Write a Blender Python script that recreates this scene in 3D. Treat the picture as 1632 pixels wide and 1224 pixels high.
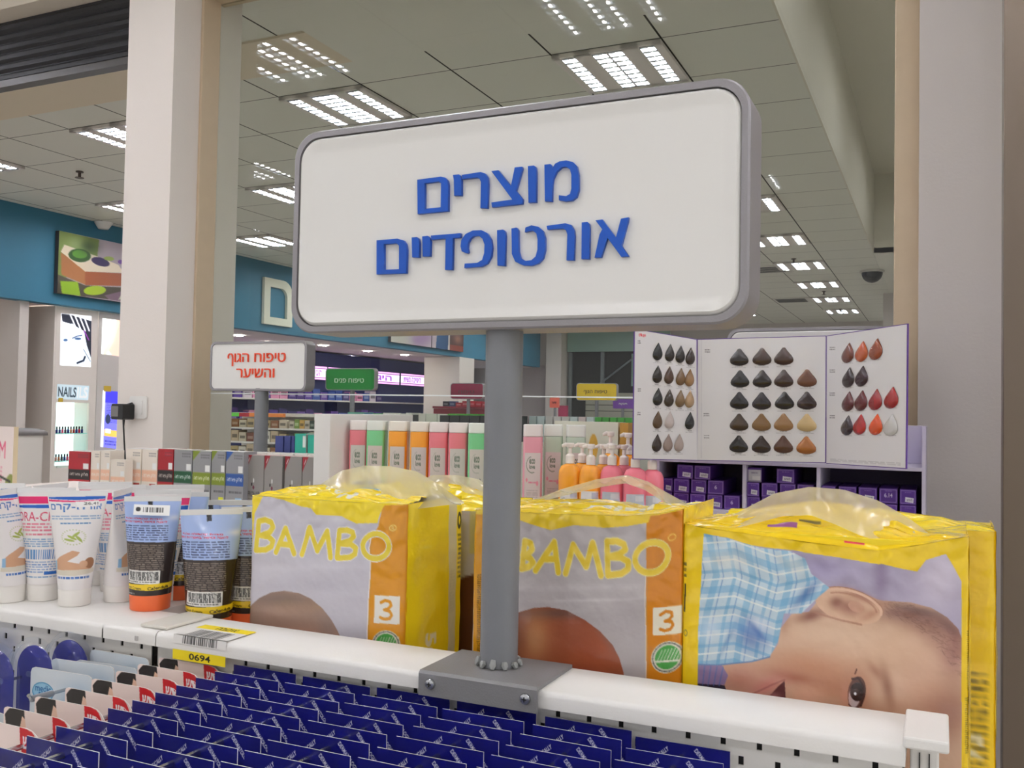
import bpy, bmesh, math, random
import numpy as np
from mathutils import Vector, Matrix

random.seed(7)
for o in list(bpy.data.objects): bpy.data.objects.remove(o)
SC = bpy.context.scene
COL = SC.collection
PI = math.pi

# ------------------------------------------------------------------ camera
F_PX, YAW, PITCH, ROLL = 1490.7, 24.634, 1.712, 1.032
def cam_basis():
    y, p, r = (math.radians(a) for a in (YAW, PITCH, ROLL))
    Fv = np.array([-math.sin(y)*math.cos(p), math.cos(y)*math.cos(p), math.sin(p)])
    R0 = np.array([math.cos(y), math.sin(y), 0.0]); U0 = np.cross(R0, Fv)
    return R0*math.cos(r)+U0*math.sin(r), U0*math.cos(r)-R0*math.sin(r), Fv
CR, CU, CF = cam_basis()
EYE = np.array([0.0, 0.0, 1.6])
cd = bpy.data.cameras.new('camera'); cam = bpy.data.objects.new('camera', cd); COL.objects.link(cam)
cd.sensor_width = 36; cd.lens = 36*F_PX/1632; cd.clip_start = 0.02; cd.clip_end = 100
m = Matrix(((CR[0], CU[0], -CF[0], EYE[0]), (CR[1], CU[1], -CF[1], EYE[1]), (CR[2], CU[2], -CF[2], EYE[2]), (0, 0, 0, 1)))
cam.matrix_world = m
SC.camera = cam

# ------------------------------------------------------------------ world, exposure
w = bpy.data.worlds.new('world'); SC.world = w; w.use_nodes = True
bg = w.node_tree.nodes['Background']; bg.inputs[0].default_value = (1.0, 0.98, 0.965, 1); bg.inputs[1].default_value = 0.55
SC.view_settings.view_transform = 'Standard'; SC.view_settings.look = 'None'
SC.view_settings.exposure = 0.57; SC.view_settings.gamma = 1.0; SC.view_settings.use_curve_mapping = False
LAMP_POWER = 84.0

# ------------------------------------------------------------------ measuring helpers (points of the place from sight lines)
def at(u, v, X=None, Y=None, Z=None):
    d = CF + CR*(u-816)/F_PX - CU*(v-612)/F_PX
    t = X/d[0] if X is not None else (Y/d[1] if Y is not None else (Z-1.6)/d[2])
    return EYE + d*t
def proj(p):
    d = np.array(p, float)-EYE; z = d@CF
    return (816+F_PX*(d@CR)/z, 612-F_PX*(d@CU)/z)

# ------------------------------------------------------------------ colours and materials
def lin(c):
    c = np.asarray(c, float)/255.0
    return np.where(c <= 0.04045, c/12.92, ((c+0.055)/1.055)**2.4)
def rgba(c): return tuple(lin(c)) + (1.0,)
MATS = {}
def mat(name, color=(200, 200, 200), rough=0.5, metal=0.0, spec=0.5, bump=0.0, bscale=60, coat=0.0, attr=False, objcol=False, emit=0, emitcol=None, noise=0.0, nscale=8):
    if name in MATS: return MATS[name]
    m = bpy.data.materials.new(name); m.use_nodes = True; nt = m.node_tree; N = nt.nodes; L = nt.links
    b = N['Principled BSDF']; b.inputs['Roughness'].default_value = rough; b.inputs['Metallic'].default_value = metal
    b.inputs['Specular IOR Level'].default_value = spec; b.inputs['Coat Weight'].default_value = coat
    b.inputs['Base Color'].default_value = rgba(color)
    if attr:
        a = N.new('ShaderNodeAttribute'); a.attribute_name = 'Col'; L.new(a.outputs['Color'], b.inputs['Base Color'])
        if emit: L.new(a.outputs['Color'], b.inputs['Emission Color'])
    elif objcol:
        a = N.new('ShaderNodeObjectInfo'); L.new(a.outputs['Color'], b.inputs['Base Color'])
    elif noise:
        t = N.new('ShaderNodeTexNoise'); t.inputs['Scale'].default_value = nscale; t.inputs['Detail'].default_value = 4
        co = N.new('ShaderNodeTexCoord'); L.new(co.outputs['Object'], t.inputs['Vector'])
        mx = N.new('ShaderNodeMix'); mx.data_type = 'RGBA'
        c0 = tuple(max(0, x*(1-noise)) for x in lin(color)); c1 = tuple(min(1, x*(1+noise)) for x in lin(color))
        mx.inputs[6].default_value = c0+(1,); mx.inputs[7].default_value = c1+(1,)
        L.new(t.outputs['Fac'], mx.inputs[0]); L.new(mx.outputs[2], b.inputs['Base Color'])
    if emit:
        b.inputs['Emission Strength'].default_value = emit
        if not attr: b.inputs['Emission Color'].default_value = rgba(emitcol or color)
    if bump:
        t = N.new('ShaderNodeTexNoise'); t.inputs['Scale'].default_value = bscale; t.inputs['Detail'].default_value = 3
        co = N.new('ShaderNodeTexCoord'); L.new(co.outputs['Object'], t.inputs['Vector'])
        bp = N.new('ShaderNodeBump'); bp.inputs['Strength'].default_value = bump; bp.inputs['Distance'].default_value = 0.01
        L.new(t.outputs['Fac'], bp.inputs['Height']); L.new(bp.outputs['Normal'], b.inputs['Normal'])
    MATS[name] = m; return m

def glass_mat(name, tint, ior=1.45, rough=0.0, extra=0.0, diff=None):
    m = bpy.data.materials.new(name); m.use_nodes = True; nt = m.node_tree; N = nt.nodes; L = nt.links
    N.remove(N['Principled BSDF']); out = N['Material Output']
    tr = N.new('ShaderNodeBsdfTransparent'); tr.inputs[0].default_value = tint+(1,)
    gl = N.new('ShaderNodeBsdfGlossy'); gl.inputs['Roughness'].default_value = rough
    fr = N.new('ShaderNodeFresnel'); fr.inputs['IOR'].default_value = ior
    ge = N.new('ShaderNodeNewGeometry'); iv = N.new('ShaderNodeMath'); iv.operation = 'SUBTRACT'; iv.inputs[0].default_value = 1.0; L.new(ge.outputs['Backfacing'], iv.inputs[1])
    mu = N.new('ShaderNodeMath'); mu.operation = 'MULTIPLY'; L.new(fr.outputs[0], mu.inputs[0]); L.new(iv.outputs[0], mu.inputs[1]); fac = mu.outputs[0]
    mx = N.new('ShaderNodeMixShader'); L.new(fac, mx.inputs[0]); 
    base = tr.outputs[0]
    if diff:
        df = N.new('ShaderNodeBsdfDiffuse'); df.inputs[0].default_value = rgba(diff)
        tl = N.new('ShaderNodeBsdfTranslucent'); tl.inputs[0].default_value = rgba(diff)
        ad = N.new('ShaderNodeMixShader'); ad.inputs[0].default_value = 0.5; L.new(df.outputs[0], ad.inputs[1]); L.new(tl.outputs[0], ad.inputs[2])
        m2 = N.new('ShaderNodeMixShader'); m2.inputs[0].default_value = extra
        L.new(tr.outputs[0], m2.inputs[1]); L.new(ad.outputs[0], m2.inputs[2]); base = m2.outputs[0]
    L.new(base, mx.inputs[1]); L.new(gl.outputs[0], mx.inputs[2]); L.new(mx.outputs[0], out.inputs['Surface'])
    return m

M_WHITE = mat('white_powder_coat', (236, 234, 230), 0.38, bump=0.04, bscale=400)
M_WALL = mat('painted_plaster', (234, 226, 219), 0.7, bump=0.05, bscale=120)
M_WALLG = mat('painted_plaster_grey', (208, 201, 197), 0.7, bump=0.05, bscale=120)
M_WOOD = mat('light_beige_frame', (206, 186, 158), 0.5, noise=0.05, nscale=20)
M_GREYP = mat('grey_paint_metal', (128, 130, 134), 0.45, 0.15, bump=0.06, bscale=500)
M_PLATE = mat('grey_plate_paint', (132, 131, 132), 0.5, 0.1, bump=0.08, bscale=500)
M_FRAME = mat('sign_frame_grey', (152, 149, 152), 0.38, 0.35, bump=0.08, bscale=450)
M_SIGNF = mat('sign_face_white', (234, 233, 229), 0.22, spec=0.4)
M_BLUEL = mat('blue_acrylic', (8, 84, 190), 0.3)
M_CHROME = mat('chrome', (190, 192, 196), 0.22, 1.0)
M_DARK = mat('dark_hole', (18, 18, 18), 0.8)
M_SHUT = mat('shutter_dark', (52, 52, 56), 0.45, 0.4)
M_PRINT = mat('printed_card', attr=True, rough=0.42)
M_GLOSS = mat('printed_gloss', attr=True, rough=0.2, coat=0.25)
M_FILM = mat('printed_film', attr=True, rough=0.16, coat=0.35, bump=0.25, bscale=28)
M_TUBE = mat('printed_tube', attr=True, rough=0.22, coat=0.2)
M_LIT = mat('backlit_print', attr=True, rough=0.4, emit=0.6)
M_OBJ = mat('plain_card', objcol=True, rough=0.45)
M_OBJG = mat('plain_gloss', objcol=True, rough=0.2, coat=0.3)
M_BLUEC = mat('fascia_blue', (52, 116, 142), 0.6, bump=0.03)
M_GLASS = glass_mat('window_glass', (0.93, 0.95, 0.925))
M_CLEAR = glass_mat('clear_plastic', (0.93, 0.95, 0.97), 1.5, 0.08, 0.06, (220, 225, 235))
M_BAG = glass_mat('milky_film', (1, 1, 1), 1.45, 0.16, 0.62, (246, 244, 220))
M_FROST = glass_mat('frosted_plastic', (0.95, 0.95, 0.93), 1.4, 0.25, 0.75, (238, 238, 230))

# ------------------------------------------------------------------ mesh helpers
def link(name, me, m=None, parent=None):
    o = bpy.data.objects.new(name, me); COL.objects.link(o)
    if m is not None:
        for q in (m if isinstance(m, (list, tuple)) else [m]): me.materials.append(q)
    if parent is not None: o.parent = parent
    return o
def tag(o, label=None, cat=None, group=None, kind=None):
    if label: o['label'] = label
    if cat: o['category'] = cat
    if group: o['group'] = group
    if kind: o['kind'] = kind
    return o
def empty(name, loc, rz=0.0, label=None, cat=None, group=None):
    o = bpy.data.objects.new(name, None); COL.objects.link(o); o.location = loc; o.rotation_euler = (0, 0, rz)
    o.empty_display_size = 0.02
    return tag(o, label, cat, group)
class MB:
    def __init__(s): s.v = []; s.f = []; s.mi = []
    def add(s, V, Fc, mi=0):
        n = len(s.v); s.v += [tuple(p) for p in V]; s.f += [tuple(i+n for i in f) for f in Fc]; s.mi += [mi]*len(Fc)
    def box(s, x0, x1, y0, y1, z0, z1, mi=0):
        s.add([(x0, y0, z0), (x1, y0, z0), (x1, y1, z0), (x0, y1, z0), (x0, y0, z1), (x1, y0, z1), (x1, y1, z1), (x0, y1, z1)],
              [(3, 2, 1, 0), (4, 5, 6, 7), (0, 1, 5, 4), (1, 2, 6, 5), (2, 3, 7, 6), (3, 0, 4, 7)], mi)
    def prism(s, pts, d0, d1, axis='y', mi=0):
        # pts: outline in (x,z) for axis y, (x,y) for z, (y,z) for x
        def P(a, b, d): return {'y': (a, d, b), 'z': (a, b, d), 'x': (d, a, b)}[axis]
        n = len(pts); V = [P(a, b, d0) for a, b in pts]+[P(a, b, d1) for a, b in pts]
        F = [tuple(range(n))[::-1], tuple(range(n, 2*n))]+[(i, (i+1) % n, n+(i+1) % n, n+i) for i in range(n)]
        s.add(V, F, mi)
    def lathe(s, prof, n=24, c=(0, 0), mi=0):
        V = []; F = []
        for r, z in prof:
            for k in range(n):
                a = 2*PI*k/n; V.append((c[0]+r*math.cos(a), c[1]+r*math.sin(a), z))
        for j in range(len(prof)-1):
            for k in range(n):
                k2 = (k+1) % n; F.append((j*n+k, j*n+k2, (j+1)*n+k2, (j+1)*n+k))
        F.append(tuple(range(n))[::-1]); F.append(tuple(range((len(prof)-1)*n, len(prof)*n)))
        s.add(V, F, mi)
    def tube(s, path, r, n=10, mi=0):
        path = [Vector(p) for p in path]; V = []; F = []; m = len(path)
        rr = r if isinstance(r, (list, tuple)) else [r]*m
        for i, p in enumerate(path):
            t = (path[min(i+1, m-1)]-path[max(i-1, 0)]).normalized()
            a = t.orthogonal().normalized() if i == 0 else (a - t*a.dot(t)).normalized()
            b = t.cross(a)
            for k in range(n):
                q = 2*PI*k/n; V.append(p+(a*math.cos(q)+b*math.sin(q))*rr[i])
        for i in range(m-1):
            for k in range(n):
                k2 = (k+1) % n; F.append((i*n+k, i*n+k2, (i+1)*n+k2, (i+1)*n+k))
        F.append(tuple(range(n))[::-1]); F.append(tuple(range((m-1)*n, m*n)))
        s.add(V, F, mi)
    def build(s, name, m=None, parent=None, smooth=False, bevel=0, seg=2, fixn=True):
        me = bpy.data.meshes.new(name); me.from_pydata([tuple(float(c) for c in p) for p in s.v], [], s.f); me.update()
        for i, p in enumerate(me.polygons): p.material_index = s.mi[i]
        if fixn:
            bm = bmesh.new(); bm.from_mesh(me); bmesh.ops.recalc_face_normals(bm, faces=bm.faces); bm.to_mesh(me); bm.free()
        o = link(name, me, m, parent)
        if smooth:
            me.polygons.foreach_set('use_smooth', [True]*len(me.polygons))
            try: me.set_sharp_from_angle(angle=math.radians(40))
            except Exception: pass
        if bevel:
            b = o.modifiers.new('bevel', 'BEVEL'); b.width = bevel; b.segments = seg; b.limit_method = 'ANGLE'
        return o
def box(name, x0, x1, y0, y1, z0, z1, m, parent=None, bevel=0, **k):
    b = MB(); b.box(x0, x1, y0, y1, z0, z1); o = b.build(name, m, parent, bevel=bevel); tag(o, **k); return o
def local(o_parent, x0, x1, y0, y1, z0, z1):
    l = o_parent.location; return x0-l.x, x1-l.x, y0-l.y, y1-l.y, z0-l.z, z1-l.z
def rrect(w, h, r, n=6, cx=0, cy=0):
    pts = []
    for sx, sy, a0 in ((1, 1, 0), (-1, 1, 90), (-1, -1, 180), (1, -1, 270)):
        for k in range(n+1):
            a = math.radians(a0+90*k/n); pts.append((cx+sx*(w/2-r)+r*math.cos(a), cy+sy*(h/2-r)+r*math.sin(a)))
    return pts

# ------------------------------------------------------------------ lettering
TXT = {}
def text_tris(s, bold=0.0):
    k = (s, bold)
    if k in TXT: return TXT[k]
    cu = bpy.data.curves.new('txt', 'FONT'); cu.body = s; cu.size = 1.0; cu.offset = bold; cu.resolution_u = 3
    ob = bpy.data.objects.new('txt', cu); COL.objects.link(ob)
    dg = bpy.context.evaluated_depsgraph_get(); dg.update()
    me = bpy.data.meshes.new_from_object(ob.evaluated_get(dg)); me.calc_loop_triangles()
    V = np.array([v.co[:2] for v in me.vertices]).reshape(-1, 2); T = np.array([t.vertices[:] for t in me.loop_triangles], int).reshape(-1, 3)
    bpy.data.objects.remove(ob); bpy.data.curves.remove(cu); bpy.data.meshes.remove(me)
    if len(V) == 0: V = np.zeros((3, 2)); T = np.zeros((0, 3), int)
    V = V-np.array([V[:, 0].min(), V[:, 1].min()])
    TXT[k] = (V, T); return TXT[k]
def heb(s): return s[::-1]
def text_mb(mb, s, x0, x1, z0, z1, y, depth, bold=0.0, mi=0):
    """flat letters facing -Y, fitted in the rectangle, standing `depth` proud of plane y"""
    V, T = text_tris(s, bold)
    if not len(T): return
    sx = (x1-x0)/max(V[:, 0].max(), 1e-6); sz = (z1-z0)/max(V[:, 1].max(), 1e-6)
    P = [(x0+a*sx, z0+b*sz) for a, b in V]; n = len(P)
    ed = {}
    for t in T:
        for i in range(3):
            e = (t[i], t[(i+1) % 3]); ed[e] = 1
    F = [tuple(int(i) for i in t) for t in T]+[tuple(int(i)+n for i in t[::-1]) for t in T]
    for (a, b) in ed:
        if (b, a) not in ed: F.append((int(a), int(b), int(b)+n, int(a)+n))
    mb.add([(a, y-depth, b) for a, b in P]+[(a, y, b) for a, b in P], F, mi)

# ------------------------------------------------------------------ printed pictures: drawn as numbers, kept as vertex colours
def homog(src, dst):
    A = []; B = []
    for (x, y), (u, v) in zip(src, dst):
        A += [[x, y, 1, 0, 0, 0, -u*x, -u*y], [0, 0, 0, x, y, 1, -v*x, -v*y]]; B += [u, v]
    h = np.linalg.solve(np.array(A, float), np.array(B, float)); return np.append(h, 1).reshape(3, 3)
class Pic:
    """row 0 is the top. quad: how the print's corners (TL,TR,BR,BL) lie in the drawing coordinates"""
    def __init__(s, W, H, color=(255, 255, 255), quad=None, org=(0, 0), sc=1.0, ss=2):
        s.W, s.H, s.ss = W, H, ss; s.a = np.zeros((H*ss, W*ss, 3)); s.a[:] = color
        s.quad = quad or [(0, 0), (W, 0), (W, H), (0, H)]
        s.Hm = homog(s.quad, [(0, 0), (W*ss, 0), (W*ss, H*ss), (0, H*ss)]); s.org = org; s.sc = sc
    def frame(s, org, sc): s.org = org; s.sc = sc; return s
    def tr(s, pts):
        p = np.array(pts, float).reshape(-1, 2)*s.sc+np.array(s.org); q = np.c_[p, np.ones(len(p))]@s.Hm.T
        return q[:, :2]/q[:, 2:3]
    def _mask(s, P):
        x0, y0 = np.floor(P.min(0)).astype(int)-1; x1, y1 = np.ceil(P.max(0)).astype(int)+2
        x0 = max(x0, 0); y0 = max(y0, 0); x1 = min(x1, s.a.shape[1]); y1 = min(y1, s.a.shape[0])
        if x1 <= x0 or y1 <= y0: return None
        X, Y = np.meshgrid(np.arange(x0, x1)+.5, np.arange(y0, y1)+.5); ins = np.zeros(X.shape, bool)
        for i in range(len(P)):
            ax, ay = P[i]; bx, by = P[i-1]
            if ay == by: continue
            ins ^= ((ay > Y) != (by > Y)) & (X < (bx-ax)*(Y-ay)/(by-ay)+ax)
        return (slice(y0, y1), slice(x0, x1)), ins
    def poly(s, pts, c, alpha=1.0, raw=False):
        r = s._mask(pts if raw else s.tr(pts))
        if r is None: return s
        sl, ins = r; v = s.a[sl]; k = ins[..., None]*alpha; s.a[sl] = v*(1-k)+np.array(c, float)*k; return s
    def rect(s, x0, y0, x1, y1, c, alpha=1.0): return s.poly([(x0, y0), (x1, y0), (x1, y1), (x0, y1)], c, alpha)
    def ell(s, cx, cy, rx, ry, c, rot=0, alpha=1.0):
        r = math.radians(rot); n = 36
        return s.poly([(cx+rx*math.cos(a)*math.cos(r)-ry*math.sin(a)*math.sin(r), cy+rx*math.cos(a)*math.sin(r)+ry*math.sin(a)*math.cos(r)) for a in np.linspace(0, 2*PI, n, endpoint=False)], c, alpha)
    def soft(s, cx, cy, rx, ry, c, rot=0, alpha=1.0, clip=None, p=2.0):
        """soft blob of printed colour"""
        e = [(cx+dx, cy+dy) for dx in (-1.6*max(rx, ry), 1.6*max(rx, ry)) for dy in (-1.6*max(rx, ry), 1.6*max(rx, ry))]
        P = s.tr(e); x0, y0 = np.floor(P.min(0)).astype(int); x1, y1 = np.ceil(P.max(0)).astype(int)
        x0 = max(x0, 0); y0 = max(y0, 0); x1 = min(x1, s.a.shape[1]); y1 = min(y1, s.a.shape[0])
        if x1 <= x0 or y1 <= y0: return s
        X, Y = np.meshgrid(np.arange(x0, x1)+.5, np.arange(y0, y1)+.5)
        Hi = np.linalg.inv(s.Hm); q = np.stack([X, Y, np.ones_like(X)], -1)@Hi.T; q = q[..., :2]/q[..., 2:3]
        q = (q-np.array(s.org))/s.sc; dx = q[..., 0]-cx; dy = q[..., 1]-cy; r = math.radians(rot)
        u = (dx*math.cos(r)+dy*math.sin(r))/rx; v = (-dx*math.sin(r)+dy*math.cos(r))/ry
        k = alpha*np.exp(-((u*u+v*v)**(p/2))*1.2)
        if clip is not None:
            full = np.zeros(s.a.shape[:2], bool); rr = s._mask(s.tr(clip))
            if rr: full[rr[0]] = rr[1]
            k = k*full[y0:y1, x0:x1]
        k = k[..., None]; s.a[y0:y1, x0:x1] = s.a[y0:y1, x0:x1]*(1-k)+np.array(c, float)*k; return s
    def line(s, pts, wd, c, alpha=1.0, closed=False):
        """round-ended stroke"""
        pts = list(pts)+([pts[0]] if closed else [])
        P = s.tr(pts); k = s.tr([pts[0], (pts[0][0]+1, pts[0][1]), (pts[0][0], pts[0][1]+1)])
        r = wd/2*0.5*(np.hypot(*(k[1]-k[0]))+np.hypot(*(k[2]-k[0])))
        x0, y0 = np.floor(P.min(0)-r).astype(int)-1; x1, y1 = np.ceil(P.max(0)+r).astype(int)+2
        x0 = max(x0, 0); y0 = max(y0, 0); x1 = min(x1, s.a.shape[1]); y1 = min(y1, s.a.shape[0])
        if x1 <= x0 or y1 <= y0: return s
        X, Y = np.meshgrid(np.arange(x0, x1)+.5, np.arange(y0, y1)+.5); ins = np.zeros(X.shape, bool)
        for i in range(len(P)-1):
            a, b = P[i], P[i+1]; d = b-a; L = max(d@d, 1e-9); t = np.clip(((X-a[0])*d[0]+(Y-a[1])*d[1])/L, 0, 1)
            ins |= (X-a[0]-t*d[0])**2+(Y-a[1]-t*d[1])**2 <= r*r
        v = s.a[y0:y1, x0:x1]; kk = ins[..., None]*alpha; s.a[y0:y1, x0:x1] = v*(1-kk)+np.array(c, float)*kk; return s
    def text(s, t, box, c, bold=0.0, rot=False, alpha=1.0):
        """box: 4 corners TL TR BR BL of the word, or (x0,y0,x1,y1)"""
        if len(box) == 4 and not hasattr(box[0], '__len__'):
            x0, y0, x1, y1 = box; box = [(x0, y0), (x1, y0), (x1, y1), (x0, y1)]
        V, T = text_tris(t, bold)
        if not len(T): return s
        U = V/np.maximum(V.max(0), 1e-6); u = U[:, 0:1]; v = U[:, 1:2]
        B = np.array(box, float); P = (1-v)*((1-u)*B[3]+u*B[2])+v*((1-u)*B[0]+u*B[1]); Q = s.tr(P)
        x0, y0 = np.floor(Q.min(0)).astype(int)-1; x1, y1 = np.ceil(Q.max(0)).astype(int)+2
        x0 = max(x0, 0); y0 = max(y0, 0); x1 = min(x1, s.a.shape[1]); y1 = min(y1, s.a.shape[0])
        if x1 <= x0 or y1 <= y0: return s
        acc = np.zeros((y1-y0, x1-x0), bool)
        for t3 in T:
            a, b, d = Q[t3]; m0 = np.minimum(np.minimum(a, b), d); m1 = np.maximum(np.maximum(a, b), d)
            ax, ay = max(int(m0[0]), x0), max(int(m0[1]), y0); bx, by = min(int(m1[0])+2, x1), min(int(m1[1])+2, y1)
            if bx <= ax or by <= ay: continue
            X, Y = np.meshgrid(np.arange(ax, bx)+.5, np.arange(ay, by)+.5)
            e = [(q[0]-p[0])*(Y-p[1])-(q[1]-p[1])*(X-p[0]) for p, q in ((a, b), (b, d), (d, a))]
            acc[ay-y0:by-y0, ax-x0:bx-x0] |= ((e[0] >= 0) & (e[1] >= 0) & (e[2] >= 0)) | ((e[0] <= 0) & (e[1] <= 0) & (e[2] <= 0))
        k = acc[..., None]*alpha; s.a[y0:y1, x0:x1] = s.a[y0:y1, x0:x1]*(1-k)+np.array(c, float)*k; return s
    def small(s, x0, y0, x1, y1, n, c, alpha=0.75, fill=0.55, skew=0.0):
        """n lines of print too small to read"""
        rnd = random.Random(int(x0*7+y0*13+n)); h = (y1-y0)/n
        for i in range(n):
            x = x0; y = y0+i*h
            while x < x1:
                l = (x1-x0)*rnd.uniform(.05, .16); e = min(x+l, x1)
                s.poly([(x, y+skew*(x-x0)), (e, y+skew*(e-x0)), (e, y+h*fill+skew*(e-x0)), (x, y+h*fill+skew*(x-x0))], c, alpha*rnd.uniform(.6, 1)); x = e+(x1-x0)*.022
        return s
    def bars(s, x0, y0, x1, y1, c=(30, 30, 30), n=22, skew=0.0):
        rnd = random.Random(n+int(x0)); x = x0; st = (x1-x0)/n/1.9
        while x < x1:
            wd = st*rnd.choice((.6, .9, 1.5)); s.poly([(x, y0+skew*(x-x0)), (x+wd, y0+skew*(x-x0)), (x+wd, y1+skew*(x-x0)), (x, y1+skew*(x-x0))], c); x += wd+st*rnd.choice((.6, .8, 1.3))
        return s
    def grid(s):
        a = s.a.reshape(s.H, s.ss, s.W, s.ss, 3).mean((1, 3)); return lin(a)
def painted_mesh(name, pos, pic, m, parent=None, extra=None, extra_cols=None, smooth=True, closed=False):
    """pos(u,v) arrays -> (x,y,z) arrays, v=0 top; one vertex for each picture cell"""
    g = pic.grid(); H, W = g.shape[:2]
    u, v = np.meshgrid((np.arange(W)+.5)/W, (np.arange(H)+.5)/H)
    u = (u-u.min())/(u.max()-u.min()); v = (v-v.min())/(v.max()-v.min())
    x, y, z = pos(u, v); V = np.stack([np.broadcast_to(q, u.shape) for q in (x, y, z)], -1).reshape(-1, 3)
    i = (np.arange(H-1)[:, None]*W+np.arange(W-1)[None]).ravel(); Fq = np.stack([i, i+W, i+W+1, i+1], -1)
    C = np.c_[g.reshape(-1, 3), np.ones(H*W)]
    V = V.tolist(); Fl = Fq.tolist()
    if extra:
        n = len(V); V += [tuple(p) for p in extra[0]]; Fl += [tuple(a+n for a in f) for f in extra[1]]
        C = np.r_[C, np.array([tuple(lin(c))+(1,) for c in extra_cols])]
    me = bpy.data.meshes.new(name); me.from_pydata(V, [], Fl); me.update()
    ca = me.color_attributes.new('Col', 'FLOAT_COLOR', 'POINT'); ca.data.foreach_set('color', C.astype(np.float32).ravel())
    sm = np.zeros(len(me.polygons), bool); sm[:len(Fq)] = smooth; me.polygons.foreach_set('use_smooth', sm)
    return link(name, me, m, parent)
def carton(name, x0, x1, y0, y1, z0, z1, pic, color, m=None, parent=None, side=None, top=None):
    """box whose -Y face carries a printed picture; placed with its origin at the base"""
    cx, cy = (x0+x1)/2, (y0+y1)/2
    a, b, c, d = x0-cx, x1-cx, y0-cy, y1-cy; h = z1-z0
    side = side or color; top = top or color; E = []; F = []; C = []
    def q(p, col):
        n = len(E); E.extend(p); F.append((n, n+1, n+2, n+3)); C.extend([col]*4)
    q([(b, c, 0), (b, d, 0), (b, d, h), (b, c, h)], side); q([(a, d, 0), (a, c, 0), (a, c, h), (a, d, h)], side)
    q([(b, d, 0), (a, d, 0), (a, d, h), (b, d, h)], color); q([(a, c, h), (b, c, h), (b, d, h), (a, d, h)], top); q([(a, d, 0), (b, d, 0), (b, c, 0), (a, c, 0)], color)
    o = painted_mesh(name, lambda u, v: (a+(b-a)*u, c+0*u, h*(1-v)), pic, m or M_PRINT, parent, (E, F), C, smooth=False)
    o.location = (cx, cy, z0); return o

# PART 2 ------------------------------------------------------------------ room
def struct(o): o['kind'] = 'structure'; return o
CZ = 3.5
GY = 2.83                                   # plane of the shop window
mt = bpy.data.materials.new('ceiling_tiles'); mt.use_nodes = True
def ceiling_nodes(m):
    N = m.node_tree.nodes; L = m.node_tree.links; b = N['Principled BSDF']; b.inputs['Roughness'].default_value = 0.85
    g = N.new('ShaderNodeNewGeometry'); sp = N.new('ShaderNodeSeparateXYZ'); L.new(g.outputs['Position'], sp.inputs[0])
    def mm(op, a, bb):
        n = N.new('ShaderNodeMath'); n.operation = op
        for k, q in enumerate((a, bb)):
            if isinstance(q, (int, float)): n.inputs[k].default_value = q
            else: L.new(q, n.inputs[k])
        return n.outputs[0]
    def lines(sock, off, wd):
        t = mm('FRACT', mm('DIVIDE', mm('SUBTRACT', sock, off), 0.6), 0)
        return mm('LESS_THAN', mm('MINIMUM', t, mm('SUBTRACT', 1.0, t)), wd/0.6/2)
    a = lines(sp.outputs[0], -1.89-12, 0.011); c = lines(sp.outputs[1], 4.54-12, 0.007)
    ln = mm('MAXIMUM', a, c)
    mx = N.new('ShaderNodeMix'); mx.data_type = 'RGBA'; mx.inputs[6].default_value = rgba((226, 226, 216)); mx.inputs[7].default_value = rgba((52, 50, 44))
    L.new(ln, mx.inputs[0]); L.new(mx.outputs[2], b.inputs['Base Color'])
ceiling_nodes(mt)
M_PLAIN = mat('plain_ceiling_board', (228, 227, 217), 0.85)
c = box('ceiling', -12, -.712, 4.2, 19.5, CZ, CZ+.05, mt); struct(c)
c = box('ceiling', -12, -.712, GY, 3.78, CZ, CZ+.05, mt); struct(c)
c = box('ceiling', -12, 6, -5, GY, CZ, CZ+.05, mt); struct(c)
struct(box('trim_1', -12, -.712, 3.78, 4.2, CZ-.012, CZ+.05, mat('beige_soffit', (226, 214, 192), 0.8)))
struct(box('ceiling_soffit', -2.9, -.712, GY, 4.2, CZ-.02, CZ-.013, M_PLAIN))
M_BEAM = mat('beam_paint', (222, 218, 204), 0.8)
struct(box('ceiling_beam', -.712, -.700, GY, 11.4, CZ-.001, 4.4, M_BEAM))          # upstand where the tiled ceiling steps up
struct(box('ceiling_upper', -.71, 1.5, GY, 11.4, 4.4, 4.45, M_BEAM))
struct(box('ceiling_step', -.71, 1.5, 11.4, 11.45, CZ, 4.4, M_BEAM))
struct(box('ceiling_side', -.71, 1.5, 11.4, 19.5, CZ, CZ+.05, M_PLAIN))
struct(box('wall_right', 1.5, 1.56, GY+.02, 19.5, 0, 4.4, mat('wall_right_paint', (196, 194, 186), 0.8)))
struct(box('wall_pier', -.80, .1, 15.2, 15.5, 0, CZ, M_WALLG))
M_FLOOR = mat('floor_tile', (190, 184, 174), 0.3)
struct(box('floor', -14, 6, -5, 20, -.05, 0, M_FLOOR))
# blue fascia along the left side, lower ceiling and the far left wall
struct(box('trim_2', -8.15, -8.0, 5.4, 18.9, 2.59, CZ, M_BLUEC))
struct(box('ceiling_low', -12, -8.15, 5.4, 19.5, 2.60, 2.66, mat('low_ceiling', (226, 214, 214), 0.8)))
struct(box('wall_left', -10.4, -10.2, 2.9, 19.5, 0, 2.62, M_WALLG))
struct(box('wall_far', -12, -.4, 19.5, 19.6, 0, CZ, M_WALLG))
struct(box('wall_left_pier', -8.74, -8.0, 15.13, 15.72, 0, 2.59, M_WALL))
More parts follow.
